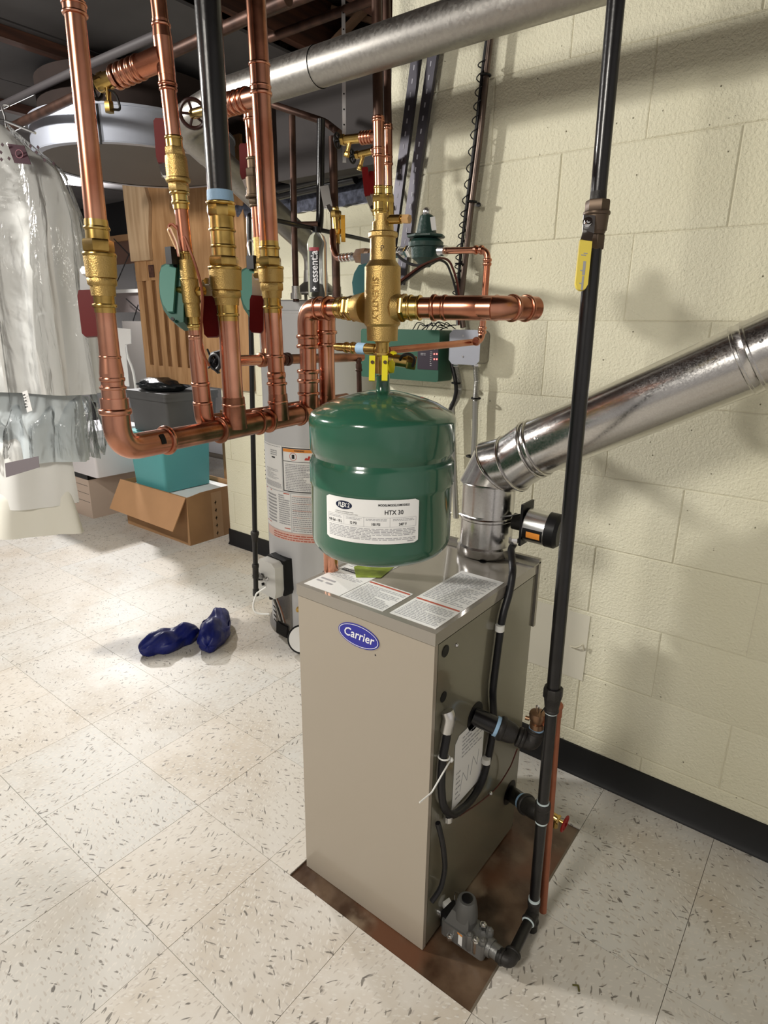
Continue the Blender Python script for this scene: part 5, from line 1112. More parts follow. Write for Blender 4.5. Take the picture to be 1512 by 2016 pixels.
# drum plenum
zpz = 2.03; pn, pf = aZ(275, 284, zpz), aZ(275, 368, zpz); pc_ = (pn + pf) / 2; pr2 = (pn - pf).length / 2
hgt = .13
pm = thing('round_plenum', 'wide low galvanised drum plenum under the ceiling behind the copper risers', 'duct', (pc_.x, pc_.y, zpz))
k = M(); k.lathe((pc_.x, pc_.y, zpz), (0, 0, 1), [(0, pr2 - .03), (.0, pr2 + .001), (.004, pr2), (hgt, pr2), (hgt + .001, pr2 + .004), (hgt + .01, pr2 + .004), (hgt + .01, pr2 * .88)], 72, False); k.build('side_wall', mat('galvanised_bright', rgb(196, 202, 216), .45, .55, noise=.08, nscale=10), pm)
k = M(); k.lathe((pc_.x, pc_.y, zpz + .003), (0, 0, 1), [(0, pr2), (.002, pr2)], 72); k.build('underside', mat('plenum_board', rgb(106, 102, 100), .7, .0, noise=.08, nscale=3), pm, 'matt grey underside')
k = M(); k.lathe((pc_.x, pc_.y, zpz + hgt + .01), (0, 0, 1), [(0, pr2 * .9), (2.33 - zpz - hgt - .012, pr2 * .9)], 48); k.build('top_box', dark_m, pm)
ps = aD(205, 258, dep(pn)); 
pv_ = V((ps.x - pc_.x, ps.y - pc_.y, 0)).normalized() * (pr2 + .003); M().bar(V((pc_.x + pv_.x, pc_.y + pv_.y, zpz - .01)), V((pc_.x + pv_.x, pc_.y + pv_.y, zpz + hgt)), .008, .004, up=tuple(pv_)).build('seam', iron, pm)
# ceiling boards on the left + pipes
bxs = [-6 + .62 * i for i in range(8)]
for i, x in enumerate(bxs):
    for j in range(4):
        y = -3.2 + j * 1.6; M().box((x + .006, y + .005, 2.372 + .001 * (i % 2)), (x + .614, y + 1.595, 2.384)).build('ceiling_panel', ceil_m, ceiling)
for x in (-1.75, -2.6, -3.5): M().box((x, -3.2, 2.33), (x + .05, 3.2, 2.371)).build('batten', wood_dark, ceiling)
oldpipe('ceiling_pipe', 'old copper pipe crossing the upper left under the ceiling towards the plenum', [aZ(-40, 280, 2.12), aZ(150, 190, 2.12), aZ(-40, 280, 2.12) + (aZ(330, 108, 2.12) - aZ(-40, 280, 2.12)) * 1.35], .016, copper_old)
oldpipe('ceiling_pipe', 'pale painted pipe crossing the upper left corner under the ceiling boards', [aZ(-40, 228, 2.25), aZ(140, 143, 2.25), aZ(330, 60, 2.25)], .014, mat('grey_pipe', rgb(74, 70, 72), .6))
for i, (a_, b_, lab) in enumerate((((455, 52), (640, -20), 'dull pipe under the joists, nearest the top edge of the photo'), ((530, 75), (760, -10), 'dull copper pipe under the joists above the overhead duct'))):
    oldpipe('joist_pipe', lab, [aZ(*a_, 2.3), aZ(*b_, 2.3)], .014, copper_old)
oldpipe('back_pipe', 'old copper pipe sloping along below the joists behind the overhead duct', [aD(535, 205, 2.3), aD(640, 240, 2.2), aD(668, 262, 2.15)], .012, copper_old)
# old wooden board + dark items above rear wall
tag(M().box((-1.25, 1.30, 1.96), (-.30, 1.46, 2.36)).build('bulkhead_box', mat('bulkhead_dark', rgb(62, 58, 58), .8)), 'dark boxed-in bulkhead above the rear wall ledge', 'bulkhead')
k = M(); b_ = aD(678, 320, 2.05); a = V((b_.x, b_.y, 2.4)); 
ps_ = thing('perforated_strap', 'thin perforated metal hanging strap left of the paired copper risers', 'strap', tuple(b_)); M().bar(a, b_, .012, .0015, up=back).build('strap', steel, ps_)
for i in range(12): p = a + (b_ - a) * (i + .5) / 12 + back * .0012; M().cyl(p, p + back * .0004, .0028, n=8).build('strap_hole', black, ps_)

# ============================================================ WATER HEATER
hx_, hy_, hr_ = -.84, 1.10, .235; zh = 1.437
wh = thing('water_heater', 'tall light grey gas water heater covered in printed labels behind the green tank', 'water heater', (hx_, hy_, 0))
k = M(); k.lathe((hx_, hy_, 0), (0, 0, 1), [(.035, hr_ - .012), (.036, hr_), (zh - .05, hr_), (zh - .048, hr_ + .003), (zh - .04, hr_ + .003), (zh - .038, hr_), (zh - .006, hr_), (zh, hr_ - .008)], 72, True); k.build('jacket', heater_grey, wh)
k = M(); k.lathe((hx_, hy_, 0), (0, 0, 1), [(-.0, hr_ - .02), (.0, hr_ + .012), (.02, hr_ + .012), (.035, hr_ - .004), (.036, hr_ - .02)], 72); k.build('base_ring', galv_old, wh)
hth = math.atan2(C.y - hy_, C.x - hx_)
def hang(px_, y_=1000):    # angle on jacket for a pixel column
    lo, hi = hth - 1.5, hth + 1.5
    best = min((abs(pix(V((hx_ + hr_ * math.cos(t), hy_ + hr_ * math.sin(t), .8)))[0] - px_), t) for t in [hth - 1.45 + 2.9 * i / 400 for i in range(401)]); return best[1]
def hz_(px_, py_):
    t = hang(px_); p = V((hx_ + hr_ * math.cos(t), hy_ + hr_ * math.sin(t), 0)); L = Line(p, p + V((0, 0, 1.4))); return L.at(py_).z
ref = hang(560); hm = lambda a, b: V((hx_ + (hr_ + .0010) * math.cos(ref + a / hr_), hy_ + (hr_ + .0010) * math.sin(ref + a / hr_), b))
hm2 = lambda a, b: V((hx_ + (hr_ + .0018) * math.cos(ref + a / hr_), hy_ + (hr_ + .0018) * math.sin(ref + a / hr_), b))
UU = lambda px_: (hang(px_) - ref) * hr_
zA = hz_(560, 878); zB = hz_(560, 968); zC = hz_(560, 1046); zD = hz_(560, 1062)
k = M(); patch(k, hm, UU(521), UU(555) , zB, zA, 8); sA = k.build('rating_label', white, wh, 'white rating label')
k = M(); patch(k, hm, UU(556), UU(640), zB, zA, 16); sB = k.build('warning_label', white, wh, 'white warning label')
k = M(); w_ = .004
for a, b_, c_, d in ((UU(557), UU(638), zA - w_ - .004, zA - .004), (UU(557), UU(638), zB + .003, zB + .003 + w_), (UU(557), UU(557) + w_, zB + .003, zA - .004), (UU(557), UU(638), zA - .062, zA - .060)): patch(k, hm2, a, b_, c_, d, 14)
k.build('label_frame', ink_k, sB)
k = M(); patch(k, hm2, UU(559), UU(636), zA - .022, zA - .009, 12); k.build('warning_band', ink_o, sB)
def htext(s_, size, pxc, zc, m, par, off=.0024, **kw): u0 = UU(pxc); return text(s_, size, lambda u, v: V((hx_ + (hr_ + off) * math.cos(ref + (u0 + u) / hr_), hy_ + (hr_ + off) * math.sin(ref + (u0 + u) / hr_), zc + v)), m, par, **kw)
htext('WARNING', .009, 590, zA - .0155, ink_k, sB, bold=.0002)
u0 = UU(578); zc = zA - .040
k = M()
for i in range(24):
    t0, t1 = 2*PI*i/24, 2*PI*(i+1)/24; n = len(k.v); k.v += [hm2(u0 + r_ * math.cos(t), zc + r_ * math.sin(t)) for t in (t0, t1) for r_ in (.0145, .0165)]; k.f.append((n, n+1, n+3, n+2))
k.build('no_symbol', ink_r, sB); k = M(); patch(k, hm2, u0 - .006, u0 + .006, zc - .009, zc + .008); k.build('can_picture', ink_k, sB)
k = M(); n = 0; fx = UU(600); k.v = [hm2(fx, zc - .012)] + [hm2(fx + i * .006, zc - .012 + [.004, .012, .008, .02, .014, .024, .012][i]) for i in range(7)] + [hm2(fx + .04, zc - .012)]; k.f = [tuple(range(9))]; k.build('flame_picture', led_r if False else mat('flame_red', rgb(196, 60, 50), .5), sB)
k = M(); dashes(k, hm2, UU(562), UU(634), zB + .012, zA - .068, 16, .5, 3, .01); k.build('fine_print', ink, sB, kind='stuff')
k = M(); dashes(k, hm2, UU(524), UU(553), zB + .01, zB + .035, 6, .5, 5, .01); dashes(k, hm2, UU(526), UU(548), zB + .045, zB + .09, 8, .35, 6, .008); dashes(k, hm2, UU(534), UU(546), zA - .045, zA - .02, 3, .5, 7, .01); dashes(k, hm2, UU(522), UU(553), zA - .008, zA - .005, 1, .8, 8, .01); k.build('fine_print', ink, sA, kind='stuff')
k = M(); patch(k, hm2, UU(536), UU(542), zA - .058, zA - .052); k.build('logo_bar', ink_k, sA)
k = M(); patch(k, hm, UU(522), UU(570), zC, zB - .004, 8); sC = k.build('notice_label', white, wh, 'white notice label with red headings')
k = M(); dashes(k, hm2, UU(546), UU(568), zC + .03, zB - .012, 14, .5, 9, .008); dashes(k, hm2, UU(526), UU(542), zC + .03, zB - .016, 9, .5, 10, .008); k.build('fine_print', ink, sC, kind='stuff')
k = M(); patch(k, hm2, UU(556), UU(568), zB - .010, zB - .006); patch(k, hm2, UU(524), UU(530), zC + .018, zC + .022); patch(k, hm2, UU(556), UU(568), zC + .012, zC + .016); patch(k, hm2, UU(524), UU(533), zB - .010, zB - .006); k.build('red_heading', ink_r, sC)
k = M(); patch(k, hm, UU(571), UU(640), zC, zB - .004, 14); sD = k.build('instruction_label', white, wh, 'white instruction label with pink stripes')
k = M(); dashes(k, hm2, UU(573), UU(636), zC + .006, zB - .014, 18, .5, 12, .01); k.build('fine_print', ink, sD, kind='stuff')
k = M()
for f_ in (.02, .2, .38, .55, .8): zz_ = zB - .010 - (zB - zC) * f_; patch(k, hm2, UU(574), UU(636), zz_ - .0015, zz_ + .0015, 12)
k.build('pink_heading', ink_p, sD)
k = M(); patch(k, hm, UU(524), UU(642), zD - .004, zC - .002, 20); sE = k.build('pink_label', ink_p, wh, 'pink strip label'); k = M(); dashes(k, hm2, UU(535), UU(636), zD, zC - .006, 3, .4, 13, .02); k.build('fine_print', ink_r, sE, kind='stuff')
k = M(); u_l = UU(515.5); patch(k, hm, u_l - .03, u_l, zB - .0, zA - .005, 4); k.build('side_label', ink_p, wh, 'label on the left edge')
for i in range(8): z_ = zB + .01 + i * .018; k = M(); k.bar(hm2(u_l - .028, z_), hm2(u_l - .004, z_ + .01), .004, .0004, up=(0, 0, 1)); k.build('label_stripe', ink_k, wh)
# control, cover, access
tc_ = hang(548); rv_ = V((math.cos(tc_), math.sin(tc_), 0)); tv = V((-math.sin(tc_), math.cos(tc_), 0)); zc0, zc1 = hz_(560, 1166), hz_(560, 1098)
bc = V((hx_, hy_, 0)) + rv_ * hr_
k = M(); pts = [(-.058, 0), (.054, 0), (.060, .02), (.056, zc1 - zc0), (-.05, zc1 - zc0 + .004), (-.058, zc1 - zc0 - .02)]
k.prism([bc + tv * a + V((0, 0, zc0 + b_)) - rv_ * .012 for a, b_ in pts], rv_ * .05); k.build('control_backing', black, wh)
k = M(); pts = [(-.062, .006), (.040, -.002), (.05, .03), (.05, zc1 - zc0 - .02), (.03, zc1 - zc0 - .004), (-.05, zc1 - zc0 - .002), (-.064, zc1 - zc0 - .02)]
k.prism([bc + tv * a + V((0, 0, zc0 + b_)) + rv_ * .034 for a, b_ in pts], rv_ * .05); cb_ = k.build('gas_control', white_pl, wh, 'white gas control box')
zmid = (zc0 + zc1) / 2
M().lathe(bc + rv_ * .084 + V((0, 0, zmid)) - tv * .0, rv_, [(0, .009), (.004, .008), (.0045, .004)], 16).build('sight_dial', steel, cb_)
pc0 = bc + rv_ * .088 + V((0, 0, zmid)); p = aD(512, 1137, dep(pc0)); sd2 = (aD(500, 1137, dep(pc0)) - p).normalized()
M().lathe(p - rv_ * .012, (sd2 + rv_ * .6), [(0, .016), (.02, .014)], 16).build('knob', black, cb_); q_ = aD(517, 1151, dep(pc0)); M().lathe(q_ - rv_ * .01, (sd2 + rv_ * .6), [(0, .007), (.012, .006)], 12).build('igniter_button', black, cb_)
p = bc + rv_ * .07 + V((0, 0, zc0 - .006)); M().hexn(p, p + V((0, 0, -.012)), .009).build('outlet_nut', black, cb_)
zb0_, zb1_ = hz_(560, 1236), zc0
k = M(); k.prism([bc + tv * a + V((0, 0, b_)) - rv_ * .004 for a, b_ in ((-.05, zb0_), (.05, zb0_ - .01), (.05, zb1_ - .0), (-.05, zb1_))], rv_ * .012); cvr = k.build('burner_cover', galv_old, wh, 'silver burner cover')
for i in range(5):
    q = bc + rv_ * .0095 + sd2 * .034 + V((0, 0, zb0_ + .03 + i * .022)); M().bar(q - tv * .008 + V((0, 0, .006)), q + tv * .008 - V((0, 0, .006)), .005, .0012, up=tuple(rv_)).build('vent_slot', black, cvr)
for i, (o, m) in enumerate(((-.012, steel), (0, iron), (.014, steel), (.022, copper_dull))):
    s_ = bc + rv_ * .06 + tv * o + V((0, 0, zc0)); M().tube([s_, bc + rv_ * .03 + tv * o + V((0, 0, (zb0_ + zc0) / 2)), bc + rv_ * .02 + tv * (o + .006) + V((0, 0, zb0_ + .03))], .003 if i != 3 else .002, .05, n=8).build('burner_tube', m, cvr)
k = M(); k.prism([bc + tv * a + V((0, 0, b_)) for a, b_ in ((-.04, zb0_ - .04), (.03, zb0_ - .045), (.035, zb0_ + .01), (-.035, zb0_ + .015))], rv_ * .018); k.build('burner_opening', black, wh)
td_ = hang(583); p = V((hx_, hy_, 0)) + V((math.cos(td_), math.sin(td_), 0)) * hr_ + V((0, 0, hz_(583, 1196))); M().lathe(p, V((math.cos(td_), math.sin(td_), 0)), [(0, .012), (.02, .012), (.02, .009), (.03, .009)], 14).build('drain_spout', brass, wh)
# hood
hd2_ = V((hx_, hy_, zh)); k = M(); k.lathe(hd2_ + V((0, 0, .03)), (0, 0, 1), [(0, .1), (.004, .1), (.045, .05), (.09, .047)], 32, False); k.build('draft_hood', galv_old, wh)
for i in range(4): a = hth + .5 + i * PI / 2; M().bar(hd2_ + V((math.cos(a) * .09, math.sin(a) * .09, -.002)), hd2_ + V((math.cos(a) * .09, math.sin(a) * .09, .034)), .014, .003, up=(math.cos(a), math.sin(a), 0)).build('hood_leg', galv_old, wh)
for x, y in ((583, 585), (664, 583)):
    p = aD(x, y, 2.25); p.z = zh; M().lathe(p, (0, 0, 1), [(0, .02), (.02, .02), (.02, .015), (.045, .015)], 16).build('pipe_nipple', galv_new, wh)
# bottle on top
bp_ = aZ(626, 588, zh); bt = thing('water_bottle', 'clear plastic water bottle with black label standing on the water heater', 'bottle', tuple(bp_))
LB = Line(bp_, vtop(bp_, 630, 450)); s_ = lambda y: LB.at(y).z - zh; rb_ = rad(38, bp_)
k = M(); k.lathe(bp_, (0, 0, 1), [(.001, rb_ * .7), (.004, rb_ * .95), (.01, rb_), (s_(478), rb_), (s_(466), rb_ * .8), (s_(458), rb_ * .38), (s_(452), rb_ * .34)], 28); k.build('bottle_body', bottle_mat, bt)
M().lathe(bp_ + V((0, 0, s_(459))), (0, 0, 1), [(0, rb_ * .44), (s_(447) - s_(459), rb_ * .42)], 20).build('cap', black, bt)
bth = math.atan2(C.y - bp_.y, C.x - bp_.x); bm_ = lambda o, rr=.0012: (lambda a, b: V((bp_.x + (rb_ + rr) * math.cos(bth + o + a / rb_), bp_.y + (rb_ + rr) * math.sin(bth + o + a / rb_), zh + b)))
k = M(); patch(k, bm_(-.35), -.018, .018, s_(576), s_(493), 8); blb = k.build('label', ink_k, bt, 'black label with white vertical lettering'); k = M(); patch(k, bm_(-.35, .0016), -.018, .018, s_(496), s_(489), 8); k.build('label_top', mat('label_red', rgb(150, 50, 60), .5), blb)
text('essentia', .036, lambda u, v: bm_(-.35, .002)(-v + .002, (s_(560) + s_(498)) / 2 + u * .62 + .004), logo_white, blb, bold=.0006, sx=1.45)
k = M(); mcr = bm_(-.35, .002); zc = s_(569); patch(k, mcr, -.007, .007, zc - .002, zc + .002); patch(k, mcr, -.002, .002, zc - .007, zc + .007); k.build('cross_mark', logo_white, blb)
# heater gas line
g0 = aD(504, 1170, 2.22); gt_ = vtop(g0, 490, 430); LGx = Line(g0, gt_)
gl2 = thing('heater_gas_pipe', 'black gas pipe standing left of the water heater with a tee and drip leg', 'iron pipe', tuple(g0))
part(gl2, 'pipe', iron, LGx, [(430, 1050, 10, 'c', 10)]); tg_p = LGx.at(431); M().tube([tg_p - V((0, 0, .01)), tg_p + V((0, 0, .012)), V((tg_p.x - .1, YR - .01, tg_p.z + .012))], rad(10, tg_p), .02, n=12).build('elbow_run', iron, gl2)
part(gl2, 'union', iron_cast, LGx, [(1046, 1054, 17, 'b'), (1052, 1066, 15, 'c', 11)]); part(gl2, 'pipe', iron, LGx, [(1060, 1114, 10, 'c')])
part(gl2, 'tee', iron_cast, LGx, [(1110, 1118, 14, 'b'), (1116, 1132, 12, 'c'), (1130, 1138, 13, 'b')]); part(gl2, 'drip_leg', iron, LGx, [(1138, 1162, 10, 'c'), (1160, 1172, 13, 'c')])
kp_ = aD(512, 1137, dep(pc0)); M().cyl(LGx.at(1126), kp_ - sd2 * .005, .009, n=12).build('feed_nipple', iron, gl2)
wt = thing('white_drain_tube', 'thin white tube curling from the heater control down near the floor', 'tube', tuple(aD(510, 1205, 2.2)))
M().tube([aD(524, 1156, 2.2), aD(512, 1164, 2.2), aD(505, 1168, 2.2), aD(498, 1190, 2.2), aD(500, 1204, 2.2), aD(512, 1209, 2.2), aD(530, 1209, 2.2)], .0035, .02, n=8).build('tube', wire_w, wt)
dd_ = thing('white_disc', 'round white disc with black rim leaning against the foot of the water heater', 'lid', tuple(aZ(582, 1286, 0)))
pd0 = aZ(594, 1284, 0); cdv = pd0 + V((0, 0, .062)); nrm = (C - cdv); nrm.z *= .35; nrm = (nrm.normalized() + V((-.35, 0, .1))).normalized(); M().lathe(cdv - nrm * .004, nrm, [(0, .057), (.006, .057)], 32).build('disc', white, dd_); M().torus(cdv, nrm, .058, .0042, 36, 8).build('rim', black, dd_)

# ============================================================ STORAGE AT THE BACK LEFT
# cardboard carton
cX1 = -2.162; cX0 = -2.88; cY0, cY1 = 1.30, 1.76; cH = .315
ct = thing('open_carton', 'large open brown cardboard carton on the floor under the teal tub', 'cardboard box', (-2.5, 1.5, 0)); t = .006
M().box((cX0, cY0, 0), (cX1, cY0 + t, cH)).build('side', cardboard, ct); M().box((cX1 - t, cY0 + t, 0), (cX1, cY1, cH)).build('side', cardboard, ct); M().box((cX0, cY0 + t, 0), (cX0 + t, cY1, cH)).build('side', cardboard, ct); M().box((cX0 + t, cY1 - t, 0), (cX1 - t, cY1, cH)).build('side', cardboard, ct); M().box((cX0 + t, cY0 + t, 0), (cX1 - t, cY1 - t, t)).build('bottom', cardboard_in, ct)
fa, fb_ = aY(236, 953, 1.27), aY(374, 985, 1.27); fc, fd = aY(362, 1045, 1.16), aY(229, 1012, 1.16)
k = M(); q = [V((cX0 - .02, cY0 - .004, cH)), V((cX1 + .0, cY0 - .004, cH - .002)), V((cX1 - .02, cY0 - .10, cH - .2)), V((cX0 - .03, cY0 - .10, cH - .19))]
k.prism(q, (0, -.005, .003)); k.build('flap', mat('cardboard_flap', rgb(196, 150, 108), .8, noise=.08, nscale=5), ct, 'front flap folded down')
k = M(); k.prism([V((cX1 + .002, cY0, cH)), V((cX1 + .002, cY1, cH)), V((cX1 + .004, cY1, cH + .02)), V((cX1 + .004, cY0 + .1, cH + .015))], (.004, 0, 0)); k.build('flap', cardboard, ct)
for i in range(5):
    z_ = .03 + i * .052; yc = (cY0 + cY1) / 2 - .02
    k = M(); k.bar(V((cX1 + .0005, yc - .008, z_)), V((cX1 + .0005, yc + .008, z_ + .004)), .006, .0006, up=(1, 0, 0)); k.bar(V((cX1 + .0005, yc, z_ - .012)), V((cX1 + .0005, yc + .002, z_ + .014)), .005, .0006, up=(1, 0, 0)); k.build('arrow_print', ink, ct)
M().box((cX1, (cY0 + cY1) / 2 - .05, .005), (cX1 + .0008, (cY0 + cY1) / 2 + .03, cH - .005)).build('tape_strip', mat('paper_tape', rgb(186, 150, 112), .6), ct)
def bin_(name, lab, cat, x0, x1, y0, y1, z0, z1, m, lid=None, taper=.015, grp=None):
    o = thing(name, lab, cat, ((x0+x1)/2, (y0+y1)/2, z0), grp)
    k = M(); n = 4; r_ = .02
    def ring(ix, z):
        pts = []
        for (cx2, cy2, t0) in ((x1 - ix - r_, y1 - ix - r_, 0), (x0 + ix + r_, y1 - ix - r_, 1), (x0 + ix + r_, y0 + ix + r_, 2), (x1 - ix - r_, y0 + ix + r_, 3)):
            for q in range(n + 1): a = (t0 + q / n) * PI / 2; pts.append(V((cx2 + r_ * math.cos(a), cy2 + r_ * math.sin(a), z)))
        return pts
    rs_ = [ring(taper, z0), ring(0, z1)]; m_ = len(rs_[0]); k.v = rs_[0] + rs_[1]; k.f = [tuple(range(m_))[::-1], tuple(range(m_, 2*m_))] + [(i, (i+1) % m_, m_+(i+1) % m_, m_+i) for i in range(m_)]
    k.build('tub', m, o)
    k = M(); k.rbox((x0 - .008, y0 - .008, z1 - .02), (x1 + .008, y1 + .008, z1 + .006), .02, 3); k.build('rim', m, o)
    if lid: k = M(); k.rbox((x0 - .01, y0 - .01, z1 + .006), (x1 + .01, y1 + .01, z1 + .03), .02, 3); k.build('lid', lid, o)
    return o
bin_('teal_tub', 'teal plastic storage tub resting in the open brown carton', 'storage tub', -2.80, -2.42, 1.32, 1.70, .29, .66, teal_bin)
M().box((-2.9 + .05, cY0 + .01, .2), (-2.2, cY1 - .02, .285)).build('packing_filler', white, ct, 'white packing inside')
bin_('dark_tub', 'dark grey storage tub stacked on the teal tub', 'storage tub', -2.76, -2.34, 1.33, 1.72, .672, .90, dark_bin, dark_bin)
def blob(name, c, s, m, seed, n=28, amp=.25, fr=3, lab=None, cat=None, flat=True):
    rz = random.Random(seed); ph = [(rz.uniform(0, 6), rz.uniform(0, 6), rz.uniform(.6, 1.6), rz.uniform(.6, 1.6), rz.uniform(-1, 1)) for _ in range(9)]
    k = M(); mm = n // 2
    for j in range(mm + 1):
        t = PI * j / mm
        for i in range(n):
            a = 2 * PI * i / n; x, y, z = math.sin(t) * math.cos(a), math.sin(t) * math.sin(a), math.cos(t)
            f = 1 + amp * sum(w * math.sin(fr * u * x * 1.7 + p) * math.cos(fr * v * (y + z) * 1.5 + q) for p, q, u, v, w in ph) / 3
            z2 = z * s[2] * f
            if flat and z2 < -s[2] * .6: z2 = -s[2] * .6
            k.v.append(V((c[0] + x * s[0] * f, c[1] + y * s[1] * f, c[2] + z2)))
    k.f = [(j*n+i, j*n+(i+1) % n, (j+1)*n+(i+1) % n, (j+1)*n+i) for j in range(mm) for i in range(n)]
    o = k.build(name, m, sharp=80); return tag(o, lab, cat) if lab else o
blob('black_bag', (-2.56, 1.47, .963), (.2, .13, .05), bagblack, 3, 36, .25, 4, 'crumpled black plastic bag lying on the dark grey tub', 'bag')
bin_('white_tub', 'white plastic storage tub on the file box at the back left', 'storage tub', -3.42, -2.99, 1.17, 1.56, .325, .62, white_bin, white_bin)
fbx = thing('file_box', 'grey-brown cardboard file box on the floor under the white tub', 'cardboard box', (-3.25, 1.4, 0))
M().box((-3.47, 1.2, 0), (-3.165, 1.58, .29)).build('box', filebox_m, fbx); M().box((-3.475, 1.195, .285), (-3.16, 1.585, .322)).build('lid', black, fbx)
k = M(); mp = pmap((-3.47, 1.1994, 0), (1, 0, 0), (0, 0, 1)); patch(k, mp, .02, .29, .235, .238); patch(k, mp, .02, .29, .175, .178); patch(k, mp, .02, .29, .115, .118); patch(k, mp, .05, .11, .08, .1); k.build('print', ink_k, fbx, kind='stuff')
bin_('blue_black_tub', 'very dark tub on the floor between the file box and the brown carton', 'storage tub', -3.10, -2.93, 1.62, 1.9, 0, .33, mat('navy_black_plastic', rgb(30, 30, 40), .5))
# slatted crib panel
cpn = thing('slatted_wood_panel', 'pine crib end panel with vertical slats hung against the wall above the tubs', 'crib panel', (-2.0, 1.464, 1.0))
yp = 1.464; A = aY(266, 362, yp); Bq_ = aY(289, 748, yp); Cc = aY(496, 755, yp); Dd = aY(392, 500, yp)
pz0 = Bq_.z; pz1 = A.z + .12; x0 = Bq_.x; x1 = Cc.x
def pp(x, y): return aY(x, y, yp)
xs0 = pp(283, 640).x
M().box((x0, yp, pz0), (x1, yp + .022, pz0 + .10)).build('bottom_rail', wood, cpn)
zr0, zr1 = pp(300, 552).z, pp(290, 513).z
M().box((x0, yp - .004, zr0), (x0 + .13, yp + .02, zr1)).build('block', wood, cpn); sqp = pp(299, 534); M().box((sqp.x - .028, yp - .005, sqp.z - .035), (sqp.x + .028, yp - .0035, sqp.z + .035)).build('square_hole', wood_dark, cpn)
xsl1 = pp(392, 640).x; n = 6; w_ = (xsl1 - x0) / n
for i in range(n): M().box((x0 + i * w_, yp + .0, pz0 + .10), (x0 + i * w_ + w_ * .58, yp + .016, zr0)).build('slat', wood, cpn)
M().box((x0, yp + .017, pz0 + .05), (xsl1 + .02, yp + .022, zr1)).build('backing', mat('slat_gap_brown', rgb(120, 84, 52), .7), cpn)
M().box((xsl1, yp, pz0 + .10), (x1, yp + .018, pz1)).build('panel_board', wood, cpn)
M().box((x0 + .13, yp, zr0), (xsl1, yp + .018, pz1)).build('panel_board', wood, cpn)
M().prism([V((x0 - .01, yp - .022, zr1)), V((x0 + .20, yp - .022, zr1)), V((x0 + .20, yp - .022, zr1 + .1)), V((x0 + .24, yp - .022, zr1 + .3)), V((x0 + .16, yp - .022, pz1)), V((x0 - .02, yp - .022, pz1))], (0, .02, 0)).build('carved_post', wood_pale, cpn)
bt_ = thing('wooden_trestle', 'brown wooden leg and rail seen behind the brown carton by the wall end', 'wood frame', (-2.35, 1.83, 0))
M().box((-2.43, 1.80, 0), (-2.38, 1.86, .78)).build('leg', wood, bt_); M().box((-2.38, 1.81, .40), (-2.1, 1.85, .50)).build('rail', mat('brown_wood', rgb(128, 84, 50), .6), bt_)
# steel shelf with cross braces
sh = thing('steel_shelving', 'open metal shelf unit with crossed brace rods behind the copper riser', 'shelf', (-3.6, 2.6, 0))
ysf = 2.45; sx0_, sx1_ = aY(150, 560, ysf).x, aY(330, 560, ysf).x
for (y, m, th_) in ((462, cardboard, .05), (570, white_pl, .03)):
    z = aY(240, y, ysf).z; M().box((sx0_, ysf, z - th_), (sx1_, ysf + .45, z)).build('shelf_board', m, sh)
z1 = aY(240, 462, ysf).z; z2 = aY(240, 570, ysf).z
M().box((sx0_, ysf + .02, z1 - .24), (sx1_, ysf + .04, z1 - .05)).build('edge_board', wood_dark if False else mat('shelf_brown', rgb(112, 84, 72), .7), sh); M().box((sx0_, ysf + .02, z2 - .2), (sx1_, ysf + .04, z2 - .03)).build('edge_board', mat('shelf_grey', rgb(134, 124, 122), .7), sh)
for a, b_ in (((224, 470), (276, 524)), ((230, 556), (258, 492)), ((205, 520), (228, 556)), ((248, 588), (282, 618)), ((262, 632), (272, 600)), ((242, 632), (256, 646))):
    M().bar(aY(*a, ysf - .02), aY(*b_, ysf - .02), .01, .004, up=(0, 1, 0)).build('brace_rod', iron, sh)
for x in (sx0_, sx1_ - .04): M().box((x, ysf - .004, 0), (x + .04, ysf + .03, z1 + .2)).build('upright', iron, sh)
tag(M().box((sx0_ + .1, ysf + .05, z1 + .003), (sx1_ - .05, ysf + .4, z1 + .5)).build('void_infill', mat('void_black', rgb(14, 12, 18), .6)), 'black crate added for the dark void over the top shelf left of the wooden panel', 'infill')  # black box added to stand for the dark void above the shelf
k = M(); a, b_ = aY(238, 632, 2.3), aY(330, 800, 2.3); tag(M().rbox((a.x, 2.3, 0), (b_.x + .2, 2.42, a.z), .02, 3).build('grey_partition', mat('grey_board', rgb(122, 118, 114), .7)), 'tall grey board standing behind the black bag', 'board')
wc_ = thing('white_chair_frame', 'white bent frame and papers standing in front of the grey board', 'frame', tuple(aD(255, 780, 3.6)))
M().tube([aD(244, 660, 4.4), aD(250, 700, 4.4), aD(262, 728, 4.4), aD(267, 760, 4.4), V((aD(268, 800, 4.4).x, aD(268, 800, 4.4).y, 0))], .009, .05, n=8).build('frame', white_pl, wc_)
M().prism([aD(x, y, 4.35) for x, y in ((228, 645), (257, 648), (258, 676), (246, 678), (254, 760), (232, 760))], -back * .01).build('paper', white, wc_)

